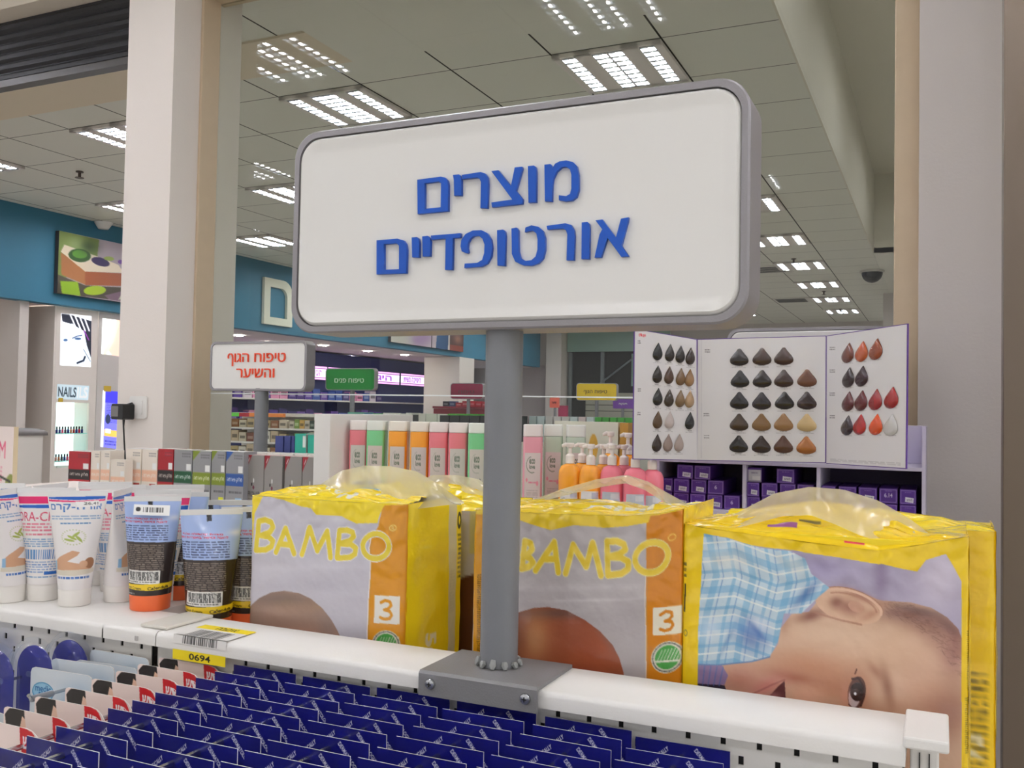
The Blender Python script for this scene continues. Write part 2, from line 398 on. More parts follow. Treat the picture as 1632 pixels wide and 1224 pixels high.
# window wall: columns either side of the pane
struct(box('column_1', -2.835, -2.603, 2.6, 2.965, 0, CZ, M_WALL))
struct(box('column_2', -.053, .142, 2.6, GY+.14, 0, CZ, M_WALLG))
wf = MB(); wf.box(-2.603, -2.590, 2.735, 2.83, .9, CZ); wf.box(-.116, -.053, 2.70, 2.80, .9, CZ); wf.box(-2.603, -.053, 2.735, 2.86, 3.19, 3.24); wf.box(-2.603, -.053, 2.735, 2.86, .9, .95)
wo = wf.build('window_1', M_WOOD, bevel=.003); struct(wo)
wall_over = MB(); wall_over.box(-2.603, -.053, 2.75, 2.85, 3.24, CZ); struct(wall_over.build('wall_over_window', M_WALL))
pb = MB(); pb.box(-2.603, -.053, GY, GY+.008, 1.6545, 3.19); pb.build('pane', M_GLASS, wo)
pb = MB(); pb.box(-2.603, -.053, GY, GY+.008, .95, 1.6495); pb.build('pane', M_GLASS, wo)
pb = MB(); pb.box(-2.603, -.053, GY-.001, GY+.009, 1.6498, 1.6542); pb.build('polished_edge', mat('polished_edge', (240, 246, 244), .15), wo)
struct(box('wall_under_window', -2.603, -.053, 2.75, 2.86, 0, .9, M_WALL))
# steel shutter post at the right edge
sp = MB(); sp.box(.116, .155, 2.15, 2.22, 0, CZ); sp.box(.162, .30, 2.18, 2.30, 0, CZ); sp.box(.155, .162, 2.19, 2.22, 0, CZ)
o = sp.build('shutter_post', [mat('brushed_steel', (120, 108, 96), .35, .8)], bevel=.001); struct(o)
# left opening: roller shutter box, header beam
hb = MB(); hb.box(-8, -2.835, 2.7, 2.86, 3.30, CZ); struct(hb.build('wall_over_opening', mat('header_paint', (230, 220, 205), .7)))
sh = MB()
prof = []
for k in range(6):
    z = 3.29-k*.045; prof += [(2.80, z), (2.788, z-.012), (2.788, z-.030), (2.80, z-.042)]
pr = [(a, b) for a, b in prof]+[(2.83, prof[-1][1]), (2.83, 3.30), (2.80, 3.30)]
sh.prism(pr, -8, -2.84, axis='x')
o = sh.build('roller_shutter', M_SHUT); tag(o, 'dark roller shutter rolled up above the opening beside the white column', 'shutter')
rl = MB(); rl.box(-8, -2.84, 2.785, 2.835, 3.0, 3.03); rl.build('bottom_rail', mat('shutter_rail', (92, 90, 90), .4, .5), o)

# louvred ceiling lights ------------------------------------------------
M_TUBEL = mat('fluorescent_glow', (235, 244, 255), .5, emit=LAMP_POWER, emitcol=(250, 247, 252))
M_LOUV = mat('louvre_aluminium', (214, 220, 226), .25, .6)
M_LPAN = mat('light_panel_paint', (232, 226, 222), .6)
pan = MB()
SL = [(-.255, -.175), (-.082, -.004), (.004, .082), (.175, .255)]
edges = [-.297]+[q for s_ in SL for q in s_]+[.297]
for k in range(0, len(edges), 2): pan.box(edges[k], edges[k+1], -.297, .297, -.02, -.001)
pan.box(-.297, .297, -.297, -.265, -.02, -.001); pan.box(-.297, .297, .265, .297, -.02, -.001)
def slot(i):
    t = MB(); a, b = SL[i]; c_ = (a+b)/2; t.tube([(c_, -.26, -.0105), (c_, .26, -.0105)], .0058, 8); return t
def louv(i):
    t = MB(); a, b = SL[i]; t.box(a, b, -.265, .265, -.0035, -.002)
    for k in range(9): y = -.265+.53*k/8; t.box(a, b, y-.011, y+.011, -.0225, -.0175)
    for e in (a, b-.002): t.box(e, e+.002, -.265, .265, -.0205, -.0035)
    return t
def place_names(i, j):
    return
protoL = empty('ceiling_light', (0, 0, CZ-.001)); pan.build('light_panel', M_LPAN, protoL)
for i in range(4): slot(i).build('tube_glow', M_TUBEL, protoL); louv(i).build('louvre', M_LOUV, protoL)
def copy_tree(o, parent=None):
    c = o.copy(); COL.objects.link(c); c.parent = parent
    for ch in [q for q in o.children]: copy_tree(ch, c)
    return c
ORD = ['first', 'second', 'third', 'fourth', 'fifth', 'sixth', 'seventh', 'eighth', 'ninth', 'tenth', 'eleventh', 'twelfth', 'thirteenth']
cells = []
for ix in range(-3, 4):  # rightmost columns: unseen lamps added to brighten the packs' right sides
    for iy in range(-4, 8):
        cells.append((ix, iy))
first = True
for ix, iy in cells:
    x = -1.59-1.8*ix; y = 4.84+1.8*iy
    if x > -.9 and y > 2.4: continue
    if x < -7.5: continue
    if -.6 < y < .9 and ix == 0: y = y
    if iy == -1: continue                                   # plain soffit just inside the window
    if iy < -1: x += .15; y = 1.62+1.8*(iy+2)
    o = protoL if first else copy_tree(protoL); first = False
    o.location = (x, y, CZ-.001)
    vis = y > 4
    rown = ['row nearest the beam', 'second row from the beam', 'third row from the beam', 'row beside the blue fascia', 'row by the fascia'][min(max(ix, 0), 4)]
    if vis: tag(o, 'louvred fluorescent ceiling light, %s from the window in the %s' % (ORD[iy], rown), 'ceiling light', 'louvred ceiling lights')
    else: tag(o, 'louvred fluorescent ceiling light over the front aisle, %s from the window, %s from the right' % (ORD[-iy-2], ORD[ix+3]), 'ceiling light', 'louvred ceiling lights')
for k in range(3):
    o = copy_tree(protoL); o.location = (.75, 4.2+k*2.6, 4.398); tag(o, 'louvred light on the higher ceiling right of the step, %s from the window' % ORD[k], 'ceiling light', 'louvred ceiling lights')
# sprinklers, detector, camera dome
def sprinkler(x, y, label):
    t = MB(); t.lathe([(.03, CZ-.002), (.03, CZ-.01), (.012, CZ-.012), (.012, CZ-.05), (.035, CZ-.052), (.035, CZ-.056)], 14, (x, y))
    tag(t.build('sprinkler_head', mat('sprinkler_grey', (92, 80, 76), .4, .5), smooth=True), label, 'sprinkler')
for px, py, lb in ((127, 273, 'small grey sprinkler head in the ceiling seen left of the white column'), (1265, 412, 'sprinkler head between the lights of the row nearest the beam, the nearer'),
                   (1313, 464, 'sprinkler head among the far lights of the row nearest the beam'), (1339, 492, 'farthest small sprinkler head, beyond the last lights near the beam'), (1204, 347, 'sprinkler head just right of the big white sign')):
    p = at(px, py, Z=CZ); sprinkler(p[0], p[1], lb)
t = MB(); p = at(1390, 431, Z=CZ)
r_ = .13; t.lathe([(r_*1.15, CZ-.002), (r_*1.15, CZ-.03)], 20, (p[0], p[1])); o = t.build('security_camera', mat('dome_base', (206, 204, 196), .5), smooth=True)
tag(o, 'dark dome security camera on the ceiling near the beam', 'camera')
t = MB(); t.lathe([(r_*math.cos(a), CZ-.03-r_*math.sin(a)) for a in np.linspace(0, 1.5, 8)], 20, (p[0], p[1])); t.build('dome', mat('dome_dark', (30, 32, 34), .15), o, smooth=True)
for px, py, lb in ((1223, 429, 'slotted air vent in the ceiling beside the big sign edge'), (1265, 478, 'slotted air vent in the ceiling farther along behind the window')):
    p = at(px, py, Z=CZ); t = MB(); t.box(p[0]-.3, p[0]+.3, p[1]-.3, p[1]+.3, CZ-.01, CZ-.001)
    o = t.build('air_vent', mat('vent_frame', (216, 214, 206), .6)); tag(o, lb, 'vent', 'ceiling air vents')
    t = MB()
    for k in range(6): t.box(p[0]-.26, p[0]+.2, p[1]-.22+k*.08, p[1]-.19+k*.08, CZ-.014, CZ-.0101)
    t.build('slots', M_DARK, o)
t = MB(); p = at(165, 356, X=-7.95); t.lathe([(.09, p[2]+.05), (.09, p[2]), (.05, p[2]-.06)], 16, (p[0], p[1])); tag(t.build('alarm_speaker', M_WHITE, smooth=True), 'small white round fitting at the top of the blue fascia', 'detector')
# PART 3 ------------------------------------------------------------------ front gondola
CT = 1.312                                    # top of its white cap
def peg_panel(name, x0, x1, z0, z1, y, parent):
    b = MB(); b.box(x0, x1, y, y+.0015, z0, z1); o = b.build(name, M_WHITE, parent); return o
g = empty('display_gondola', (-.45, .965, 0), 0, 'white pegboard gondola carrying the blue cards, packs and grey sign pole', 'shelving unit')
L_ = lambda x0, x1, y0, y1, z0, z1: (x0+.45, x1+.45, y0-.965, y1-.965, z0, z1)
def gb(name, x0, x1, y0, y1, z0, z1, m, parent, bevel=0, seg=2):
    b = MB(); b.box(*L_(x0, x1, y0, y1, z0, z1)); return b.build(name, m, parent, bevel=bevel, seg=seg)
# cap folded at the front edge
def cap(x0, x1, y1, parent, name='cap_rail'):
    b = MB(); pr = [(-.060, 1.2935), (-.060, 1.3055), (-.0585, 1.3095), (-.0545, 1.3118), (y1-.965, CT), (y1-.965, 1.296), (-.0585, 1.296), (-.0585, 1.2935)]
    b.prism(pr, x0+.45, x1+.45, axis='x'); return b.build(name, M_WHITE, parent, smooth=True)
cap(-.907, -.027, 1.0, g)
def peg_front(x0, x1, parent, rows=10):
    b = MB(); hs = .0346; z0 = 1.2845
    # perforated sheet: strips between staggered rows of slots, the slots left open over a dark back
    import itertools
    y = .925-.965; d = .0016; hw, hh = .0026, .0042
    zs = [z0-.0168*k for k in range(rows)]
    cur = 1.2960
    for k, z in enumerate(zs):
        b.box(x0+.45, x1+.45, y, y+d, z+hh, cur); cur = z-hh
        off = -.122-hs*60+(hs/2 if k % 2 else 0); xs = []; xx = off
        while xx < x1-.004:
            if xx > x0+.004: xs.append(xx)
            xx += hs
        p = x0
        for xx in xs: b.box(p+.45, xx-hw+.45, y, y+d, z-hh, z+hh); p = xx+hw
        b.box(p+.45, x1+.45, y, y+d, z-hh, z+hh)
    b.box(x0+.45, x1+.45, y, y+d, .15, cur); return b.build('pegboard', M_WHITE, parent)
peg_front(-.905, -.030, g)
gb('dark_back', -.905, -.030, .9275, .930, .15, 1.292, M_DARK, g)
gb('back_panel', -.905, -.030, .97, .985, .15, 1.29, M_WHITE, g)
gb('post', -.024, .0, .93, .972, 0, 1.31, M_WHITE, g, .002)
gb('post_cap', -.029, .008, .897, .985, 1.312, 1.3225, M_WHITE, g, .002)
gb('post_slot', -.0165, -.0155, .9285, .930, .2, 1.30, M_DARK, g); gb('post_slot', -.0085, -.0075, .9285, .930, .2, 1.30, M_DARK, g)
gb('post', -.93, -.908, .93, .972, 0, 1.29, M_WHITE, g, .002)
gb('base', -.93, .0, .75, .985, 0, .15, M_WHITE, g, .003)
gr_ = empty('rear_shelf_bay', (-.45, .965, 0), 0, 'white rear shelf bay of the gondola on which the diaper packs stand', 'shelf')
gb('base', -.93, .0, .99, 1.30, 0, .15, M_WHITE, gr_, .003)
gb('back_shelf', -.90, .055, .988, 1.42, 1.128, 1.148, M_WHITE, gr_, .002)
for x in (-.80, -.40, .03): gb('bracket', x, x+.01, .988, 1.38, 1.06, 1.128, M_WHITE, gr_)
# left unit: wide flat top
g2 = empty('display_gondola', (-.45, .965, 0), 0, 'white gondola with a wide flat top where the cream tubes stand', 'shelving unit')
cap(-2.2, -1.0, 1.40, g2, 'top_shelf'); cap(-1.002, -.909, .998, g2, 'top_shelf')
t = MB(); t.box(*L_(-.984, -.868, 1.0, 1.20, 1.258, 1.280)); t.build('side_ledge', M_WHITE, g2)
peg_front(-2.2, -.935, g2)
gb('dark_back', -2.2, -.935, .9275, .930, .15, 1.292, M_DARK, g2)
gb('back_panel', -2.2, -.935, .97, .985, .15, 1.29, M_WHITE, g2)
gb('base', -2.2, -.935, .75, 1.35, 0, .15, M_WHITE, g2, .003)
gb('joint_strip', -.945, -.900, .915, 1.0, 1.3125, 1.3165, mat('strip_offwhite', (222, 218, 208), .45), g2, .0012)
gb('bolt_dimple', -.9435, -.9375, .9042, .9052, 1.297, 1.303, mat('dimple', (190, 186, 184), .5), g2, .0025)
# price label
pl = Pic(120, 34, (250, 225, 20)); pl.text('0694', (38, 7, 86, 28), (20, 20, 20), .02)
o = painted_mesh('price_label', lambda u, v: (-.878+.085*u, .9042+0*u, 1.2945-.0125*v), pl, M_PRINT); tag(o, 'yellow price label printed 0694 on the white cap edge', 'label')
pl = Pic(120, 60, (236, 234, 230)); pl.rect(0, 0, 120, 20, (250, 225, 20)); pl.text(heb('אינובה'), (40, 4, 86, 16), (30, 30, 30), .02); pl.bars(22, 26, 100, 58)
up = painted_mesh('label_top', lambda u, v: (-.878+.085*u, .9042+.055*(1-v)+.002, CT+.0012+0*u-.0*v), pl, M_PRINT, o)
fold = Pic(120, 20, (236, 234, 230)); fold.bars(22, 0, 100, 18)
painted_mesh('label_fold', lambda u, v: (-.878+.085*u, .9052-.0012*v, CT+.0006-.0105*v), fold, M_PRINT, o)
# grey base plate, pole and big sign
sg = empty('aisle_sign', (-.449, .957, 0), 0, 'big white lightbox-shaped sign with blue lettering on a grey pole, nearest the camera', 'sign')
pm = MB(); pr = [(-.0605-.0, 1.290), (-.0605, 1.3135), (-.0575, 1.3165), (.041, 1.3165), (.041, 1.3125), (-.0555, 1.3125), (-.0575, 1.3105), (-.0575, 1.290)]
pm.prism(pr, -.068, .0725, axis='x'); pm.build('base_plate', M_PLATE, sg, smooth=True)
for dx in (-.053, .0595):
    sc = MB(); sc.lathe([(.0062, 0), (.0062, .0008), (.0052, .0026), (.0022, .0036), (.0006, .0036)], 18)
    sc.v = [(dx+a, -.0605-c, 1.3035+b) for a, b, c in sc.v]; so = sc.build('screw', M_CHROME, sg, smooth=True)
    cr = MB(); cr.box(dx-.0026, dx+.0026, -.0645, -.0638, 1.3030, 1.3040); cr.box(dx-.0005, dx+.0005, -.0645, -.0638, 1.3009, 1.3061); cr.build('cross_recess', M_DARK, so)
pm = MB(); pm.tube([(0, 0, 1.317), (0, 0, 1.72)], .0212, 36); pm.build('pole', M_GREYP, sg, smooth=True)
wl = MB()
for k in range(11):
    a = 2*PI*k/11+.3; c_, s_ = math.cos(a)*.0218, math.sin(a)*.0218
    pts = [(c_*1.0+random.uniform(-.001, .001), s_*1.0, 1.3255+random.uniform(-.002, .002)), (c_*1.06, s_*1.06, 1.321), (c_*1.18, s_*1.18, 1.3172)]
    wl.tube(pts, [.0028, .0042, .0018], 6)
wl.build('weld_beads', mat('weld_beads', (150, 152, 150), .5, .2), sg, smooth=True)
def sign_box(parent, w, h, th, zc, r, fm, frame_m, dx=0.0, lip=.0085, flat=False):
    fr = MB(); o1 = rrect(w, h, r, 8, dx, zc); i1 = rrect(w-2*lip, h-2*lip, r-lip*.6, 8, dx, zc); n = len(o1); y0, y1 = -th/2, th/2
    y0b = y0-.0008; k = .0022
    o2 = rrect(w-2*k, h-2*k, r-k, 8, dx, zc)
    V = [(a, y1, b) for a, b in o1]+[(a, y0+k, b) for a, b in o1]+[(a, y0, b) for a, b in o2]+[(a, y0, b) for a, b in i1]+[(a, y0+.006, b) for a, b in i1]+[(a, y1, b) for a, b in i1]
    F = []
    for j in range(5):
        for i in range(n): i2 = (i+1) % n; F.append((j*n+i, j*n+i2, (j+1)*n+i2, (j+1)*n+i))
    for i in range(n): i2 = (i+1) % n; F.append((5*n+i, 5*n+i2, i2, i))
    fr.add(V, F); f = fr.build('frame', frame_m, parent, smooth=True)
    fc = MB(); rings = [(.0, .0045), (.0015, .0010), (.004, -.0012), (.008, -.0005), (.014, .0018), (.02, .0022)] if not flat else [(0, .003), (.01, .003)]
    V = []; 
    for ins, dy in rings:
        q = rrect(w-2*lip-.001-2*ins, h-2*lip-.001-2*ins, max(r-lip*.6-ins, .003), 8, dx, zc); V += [(a, y0+dy, b) for a, b in q]
    F = []
    for j in range(len(rings)-1):
        for i in range(n): i2 = (i+1) % n; F.append((j*n+i, j*n+i2, (j+1)*n+i2, (j+1)*n+i))
    F.append(tuple(range((len(rings)-1)*n, len(rings)*n))); fc.add(V, F); fo = fc.build('face_panel', fm, parent, smooth=True)
    bk = MB(); bk.prism(rrect(w-2*lip-.001, h-2*lip-.001, r-lip*.6, 8, dx, zc), y1-.006, y1-.002); bk.build('back_face', fm, parent)
    return y0+rings[-1][1]
W_, H_ = .5545, .2475
yf = sign_box(sg, W_, H_, .062, 1.8145, .034, M_SIGNF, M_FRAME, dx=.0005+.0, lip=.0085)
sg['_'] = 0; del sg['_']
# blue letters, outlines measured on the sign face
SY = .957+yf
LET = {
'final_mem': [[(328,178),(465,160),(490,165),(505,182),(510,210),(508,362),(330,380)], [(370,198),(455,188),(468,200),(466,340),(370,350)]],
'yod': [[(538,150),(573,147),(583,156),(587,180),(587,270),(545,272),(543,180)]],
'resh': [[(590,150),(700,133),(728,142),(742,165),(745,200),(740,345),(700,345),(703,190),(695,172),(680,165),(593,174)]],
'tsadi': [[(765,128),(805,122),(880,215),(902,106),(945,102),(945,115),(908,242),(948,292),(945,320),(768,340),(765,312),(888,295)]],
'vav': [[(980,98),(1015,95),(1025,103),(1028,130),(1027,310),(983,313)]],
'mem': [[(1077,90),(1112,86),(1121,98),(1123,112),(1140,84),(1165,71),(1205,65),(1245,75),(1268,100),(1278,150),(1278,240),(1265,280),(1240,300),(1200,305),(1162,298),(1162,270),(1205,275),(1228,262),(1236,230),(1236,150),(1228,118),(1205,102),(1178,104),(1148,130),(1127,175),(1123,205),(1120,305),(1080,305)]],
'final_mem.': [[(88,535),(210,525),(245,535),(260,558),(265,590),(262,728),(88,735)], [(130,557),(205,552),(220,565),(220,705),(130,708)]],
'yod.': [[(295,518),(325,516),(335,527),(339,550),(337,635),(298,635)]],
'yod..': [[(357,512),(388,508),(400,518),(405,540),(402,628),(360,630)]],
'dalet': [[(408,507),(582,493),(582,518),(537,521),(533,708),(492,708),(495,524),(412,532)]],
'pe': [[(590,600),(583,570),(588,532),(612,498),(655,477),(705,475),(740,493),(762,530),(768,580),(762,630),(740,670),(705,690),(605,697),(607,672),(680,668),(710,650),(722,610),(724,560),(712,525),(690,507),(660,509),(640,524),(626,550),(623,580),(628,605),(620,612)]],
'vav.': [[(798,475),(833,472),(843,482),(847,510),(843,685),(800,683)]],
'tet': [[(883,465),(912,460),(922,475),(924,600),(935,640),(965,657),(1000,652),(1025,630),(1036,590),(1037,530),(1030,495),(1010,478),(990,480),(962,487),(965,460),(1000,447),(1040,455),(1068,480),(1080,520),(1080,590),(1068,640),(1040,670),(1000,684),(950,682),(905,660),(885,615)]],
'resh.': [[(1090,450),(1200,435),(1235,445),(1250,475),(1254,510),(1250,652),(1207,652),(1212,500),(1203,474),(1185,466),(1095,472)]],
'vav..': [[(1297,430),(1330,427),(1340,438),(1343,465),(1340,645),(1295,645)]],
'alef': [[(1378,418),(1418,413),(1498,520),(1528,408),(1572,400),(1568,425),(1530,565),(1572,628),(1530,632),(1448,520),(1410,635),(1372,637),(1402,500),(1418,470)]],
}
for nm, outs in LET.items():
    cu = bpy.data.curves.new('letter', 'CURVE'); cu.dimensions = '2D'; cu.fill_mode = 'BOTH'; cu.extrude = .0022; cu.bevel_depth = .0003; cu.offset = -.0002
    for pts in outs:
        P = [at(580+x*.2696, 240+y*.2696, Y=SY) for x, y in pts]
        sp_ = cu.splines.new('POLY'); sp_.points.add(len(P)-1); sp_.use_cyclic_u = True
        for i, p in enumerate(P): sp_.points[i].co = (p[0]+.449, p[2], 0, 1)
    ob = bpy.data.objects.new('tmp', cu); COL.objects.link(ob); ob.rotation_euler = (PI/2, 0, 0)
    dg = bpy.context.evaluated_depsgraph_get(); dg.update(); me = bpy.data.meshes.new_from_object(ob.evaluated_get(dg)); bpy.data.objects.remove(ob)
    me.transform(Matrix.Rotation(PI/2, 4, 'X')); me.transform(Matrix.Translation((0, yf-.0025, 0))); me.materials.clear()
    link('letter', me, M_BLUEL, sg)

# hanging cards -----------------------------------------------------------
NAVY = (15, 17, 112)
cp = Pic(150, 130, NAVY)          # 94 mm x 82 mm, top strip of the card
cp.soft(100, 110, 30, 20, (40, 60, 190), alpha=.6)
cp.text('DERMATOLOGICALLY', [(2, 50), (52, 7), (55, 13), (5, 56)], (222, 222, 232), .03)
cp.text('TESTED', [(24, 58), (48, 36), (52, 43), (28, 65)], (222, 222, 232), .03)
cp.text('DERMATOLOGICAMENTE', [(99, 4), (149, 60), (144, 65), (94, 9)], (222, 222, 232), .03)
cp.text('TESTATO', [(112, 48), (134, 74), (128, 79), (106, 53)], (222, 222, 232), .03)
cw, ch, chd = .094, .165, .082
def card_root(lbl):
    V = [(0, 0, -chd), (cw, 0, -chd), (cw, 0, -ch), (0, 0, -ch)]
    E = list(V); F = [(0, 1, 2, 3)]; C = [NAVY]*4
    th = .0011; wv = [(0, 0, 0), (cw, 0, 0), (cw, th, 0), (0, th, 0), (0, 0, -ch), (cw, 0, -ch), (cw, th, -ch), (0, th, -ch)]
    for q in ((3, 2, 1, 0), (1, 2, 6, 5), (2, 3, 7, 6), (3, 0, 4, 7)):
        n = len(E); E += [wv[i] for i in q]; F.append((n, n+1, n+2, n+3)); C += [(226, 226, 232) if q != (2, 3, 7, 6) else (200, 205, 225)]*4
    o = painted_mesh('product_card', lambda u, v: (cw*u, 0*u, -chd*v), cp, M_GLOSS, None, (E, F), C, smooth=False); return o
c0 = card_root('')
bb = MB(); bb.prism(rrect(.078, .06, .012, 5, cw/2, -.118), -.012, -.0002, axis='y'); bl = bb.build('blister', M_CLEAR, c0, smooth=True)
bb = MB(); bb.prism(rrect(.066, .022, .009, 5, cw/2, -.104), -.0105, -.002, axis='y'); bb.build('insole', mat('blue_item', (70, 150, 225), .3), c0, smooth=True)
hooks = [(-.788, 1.2835, 'between the red and blue cards'), (-.684, 1.2835, 'second from the red cards'), (-.581, 1.2845, 'third from the red cards'), (-.478, 1.2845, 'under the sign plate'), (-.374, 1.2835, 'just past the sign plate'), (-.276, 1.278, 'nearest the bare pegboard')]
def hook(x, z, y1, label, r=.0034, tip=.0046):
    t = MB(); yy = .924; t.tube([(x, yy, z), (x, y1, z+.004), (x, y1-.004, z+.010)], r, 8)
    o = t.build('display_hook', M_CHROME, smooth=True); tag(o, label, 'hook', 'display hooks')
    t = MB(); t.tube([(x, y1+.03, z+.003), (x, y1, z+.004)], tip, 10); t.build('hook_sleeve', mat('sleeve_plastic', (150, 156, 165), .3, .5), o, smooth=True)
    return o
firstc = True
for hi, (hx, hz, hl) in enumerate(hooks):
    n = 12 if hi < 5 else 7
    for k in range(n):
        y = .9135-.0317*k-(.0 if k else 0)
        jx = random.uniform(-.0015, .0015) if k else 0
        o = c0 if firstc else copy_tree(c0); firstc = False
        o.location = (hx+jx, y, hz+random.uniform(-.0006, .0006)-(.0012*k if hi == 5 else 0)); o.rotation_euler = (0, math.radians(random.uniform(-.35, .35)), math.radians(random.uniform(-.9, .9) if k else 0))
        tag(o, 'navy skin-test card, %s from the pegboard on the hook %s' % (ORD[k] if k < len(ORD) else 'last', hl), 'product card', 'navy cards hanging on hooks')
    hook(hx+cw/2, hz-.013, .50, 'chrome hook of navy cards %s' % hl)
o = bpy.data.objects.new('translucent_sleeve', None); bpy.data.objects.remove(o)
# white and red cards with the dark-haired figure
def shaped_card(name, outline, pic, rect, m, parent=None):
    """flat card cut to outline; the print is a fine grid clipped to the outline's top edge"""
    x0, x1, z0, z1 = rect
    tops = outline
    def pos(u, v):
        x = x0+(x1-x0)*u; zt = np.interp(x, [p[0] for p in tops], [p[1] for p in tops]); return x, 0*u, zt+(z0-zt)*v
    o = painted_mesh(name, pos, pic, m, parent, smooth=False)
    b = MB(); pts = [(p[0], p[1]) for p in tops]+[(x1, z0), (x0, z0)]
    b.prism(pts, .0003, .0011, axis='y'); b.build('card_back', mat('card_stock', (238, 232, 226), .5), o); return o
def warp_pic(pic, fn): return pic
rw = .108
rp = Pic(150, 130, (246, 226, 218))
def red_print(p):
    p.poly([(3, 12), (12, 2), (22, 0), (44, 0), (46, 14), (40, 26), (36, 44), (28, 66), (18, 52), (8, 40)], (28, 20, 20)); p.poly([(2, 40), (16, 46), (22, 74), (10, 84), (2, 80)], (208, 142, 102)); p.poly([(40, 10), (46, 14), (52, 40), (50, 58), (42, 66), (34, 58), (36, 30)], (238, 198, 172))
    p.ell(46, 96, 16, 14, (226, 170, 140)); p.ell(92, 95, 8, 12, (150, 60, 40)); p.ell(80, 104, 10, 8, (200, 120, 90))
    p.poly([(103, 0), (132, 2), (150, 22), (150, 110), (140, 100), (126, 78), (112, 50), (105, 24)], (206, 22, 34)); p.text(heb('חדש'), (110, 13, 143, 32), (250, 240, 240), .03)
red_print(rp)
top = [(0, -.003), (.0012, -.0012), (.004, 0), (.084, 0), (.092, -.0015), (.099, -.006), (.104, -.012), (.107, -.020), (.108, -.03)]
r0 = shaped_card('product_card', top, rp, (0, rw, -.082, 0), M_GLOSS)
t = MB(); t.box(0, rw, 0, .001, -.15, -.082); t.build('lower_card', mat('card_lower_pink', (240, 214, 206), .4), r0)
t = MB(); t.lathe([(.011, 0), (.011, .004), (.0105, .005)], 20); t.v = [(.055+a, -.001-c_, -.045+b) for a, b, c_ in t.v]; t.build('foam_ring', mat('white_foam', (240, 236, 232), .6), r0, smooth=True)
ry = [.915, .880, .845, .808, .770, .731, .692, .655]
for k, y in enumerate(ry):
    o = r0 if k == 0 else copy_tree(r0); o.location = (-.912+random.uniform(-.002, .002)+.0008*k, y, 1.277); o.rotation_euler = (0, 0, math.radians(random.uniform(-1, 1)))
    tag(o, 'pink-white card with red corner and black-haired head, %s from the pegboard' % ORD[k], 'product card', 'pink and red cards on one hook')
hook(-.912+.082, 1.255, .60, 'thick chrome hook of the pink and red cards', .003, .0062)
# pale blue cards
mp = Pic(140, 120, (214, 222, 228)); mp.soft(110, 60, 40, 40, (150, 190, 225), alpha=.8); mp.ell(30, 42, 25, 17, (80, 150, 190)); mp.ell(30, 42, 23, 15, (150, 200, 225)); mp.text('medic', (12, 30, 48, 42), (30, 90, 150), .01); mp.text('spa', (20, 43, 41, 54), (30, 90, 150), .01)
mp.soft(60, 100, 30, 12, (200, 225, 60), alpha=.5); mp.rect(36, 84, 48, 118, (60, 60, 150)); mp.rect(52, 84, 58, 118, (60, 60, 150))
top = [(0, -.007), (.002, -.002), (.007, 0), (.098, 0), (.103, -.002), (.105, -.007)]
m0 = shaped_card('product_card', top, mp, (0, .105, -.085, 0), M_GLOSS)
t = MB(); t.box(0, .105, 0, .001, -.15, -.085); t.build('lower_card', mat('card_lower_blue', (190, 208, 224), .4), m0)
for k, (x, y, z, rz, tx) in enumerate([(-1.03, .912, 1.274, 0, 'flat against the pegboard'), (-1.035, .893, 1.264, 3, 'second behind the largest oval'), (-1.055, .872, 1.268, 4, 'third from the pegboard'), (-1.062, .848, 1.262, 2, 'front one showing its oval emblem whole'),
                                       (-1.06, .775, 1.232, -5, 'hanging lower on the next hook'), (-1.045, .745, 1.236, -12, 'tilted on the lower hook'), (-1.03, .715, 1.225, -3, 'lower hook, near the frame edge'), (-1.02, .685, 1.215, -2, 'lower hook, nearest the camera')]):
    o = m0 if k == 0 else copy_tree(m0); o.location = (x, y, z); o.rotation_euler = (0, math.radians(1.5 if k > 3 else 0), math.radians(rz))
    tag(o, 'pale blue spa card with blue oval emblem, %s' % tx, 'product card', 'pale blue spa cards')
hook(-1.0, 1.238, .80, 'thin chrome hook through the pale blue spa cards', .0022, .004); hook(-.985, 1.205, .62, 'short grey hook of the lower blue spa cards', .003, .006)
# round clear packs
dp = MB(); R0_ = .041
arc = [(R0_*math.cos(a), R0_*math.sin(a)) for a in np.linspace(0, PI, 24)]
base = arc+[(-R0_, -.07), (R0_, -.07)]
dp.prism([(a*.82, b*.82) for a, b in base], 0, .001, axis='y')
d0 = dp.build('round_blister_pack', mat('deep_blue_card', (34, 38, 140), .35), None)
sh_ = MB(); n = len(base)
rings = [(1.10, .001), (1.10, -.001), (.95, -.0015), (.92, -.014), (.84, -.018), (.5, -.019)]
V = []; F = []
for s_, y in rings: V += [(a*s_, y, b*s_) for a, b in base]
for j in range(len(rings)-1):
    for i in range(n): i2 = (i+1) % n; F.append((j*n+i, j*n+i2, (j+1)*n+i2, (j+1)*n+i))
F.append(tuple(range((len(rings)-1)*n, len(rings)*n))); sh_.add(V, F); sh_.build('clear_shell', M_CLEAR, d0, smooth=True)
t = MB(); t.prism(rrect(.03, .007, .003, 4, 0, -.005), -.0012, -.0002, axis='y'); t.build('hang_hole', mat('clear_edge', (90, 100, 160), .3), d0)
for k, (x, y, z) in enumerate([(-1.060, .905, 1.250), (-1.085, .872, 1.247), (-1.115, .838, 1.245), (-1.145, .79, 1.245)]):
    o = d0 if k == 0 else copy_tree(d0); o.location = (x, y, z); tag(o, 'clear round-topped blister pack on dark blue card, %s from the pegboard' % ORD[k], 'blister pack', 'round clear packs')
hook(-1.11, 1.235, .74, 'thin chrome hook running through the round clear packs', .002, .0034)
bp_ = Pic(60, 60, (40, 110, 220)); bp_.soft(30, 40, 20, 14, (90, 200, 240)); bp_.small(8, 8, 52, 26, 3, (235, 240, 250))
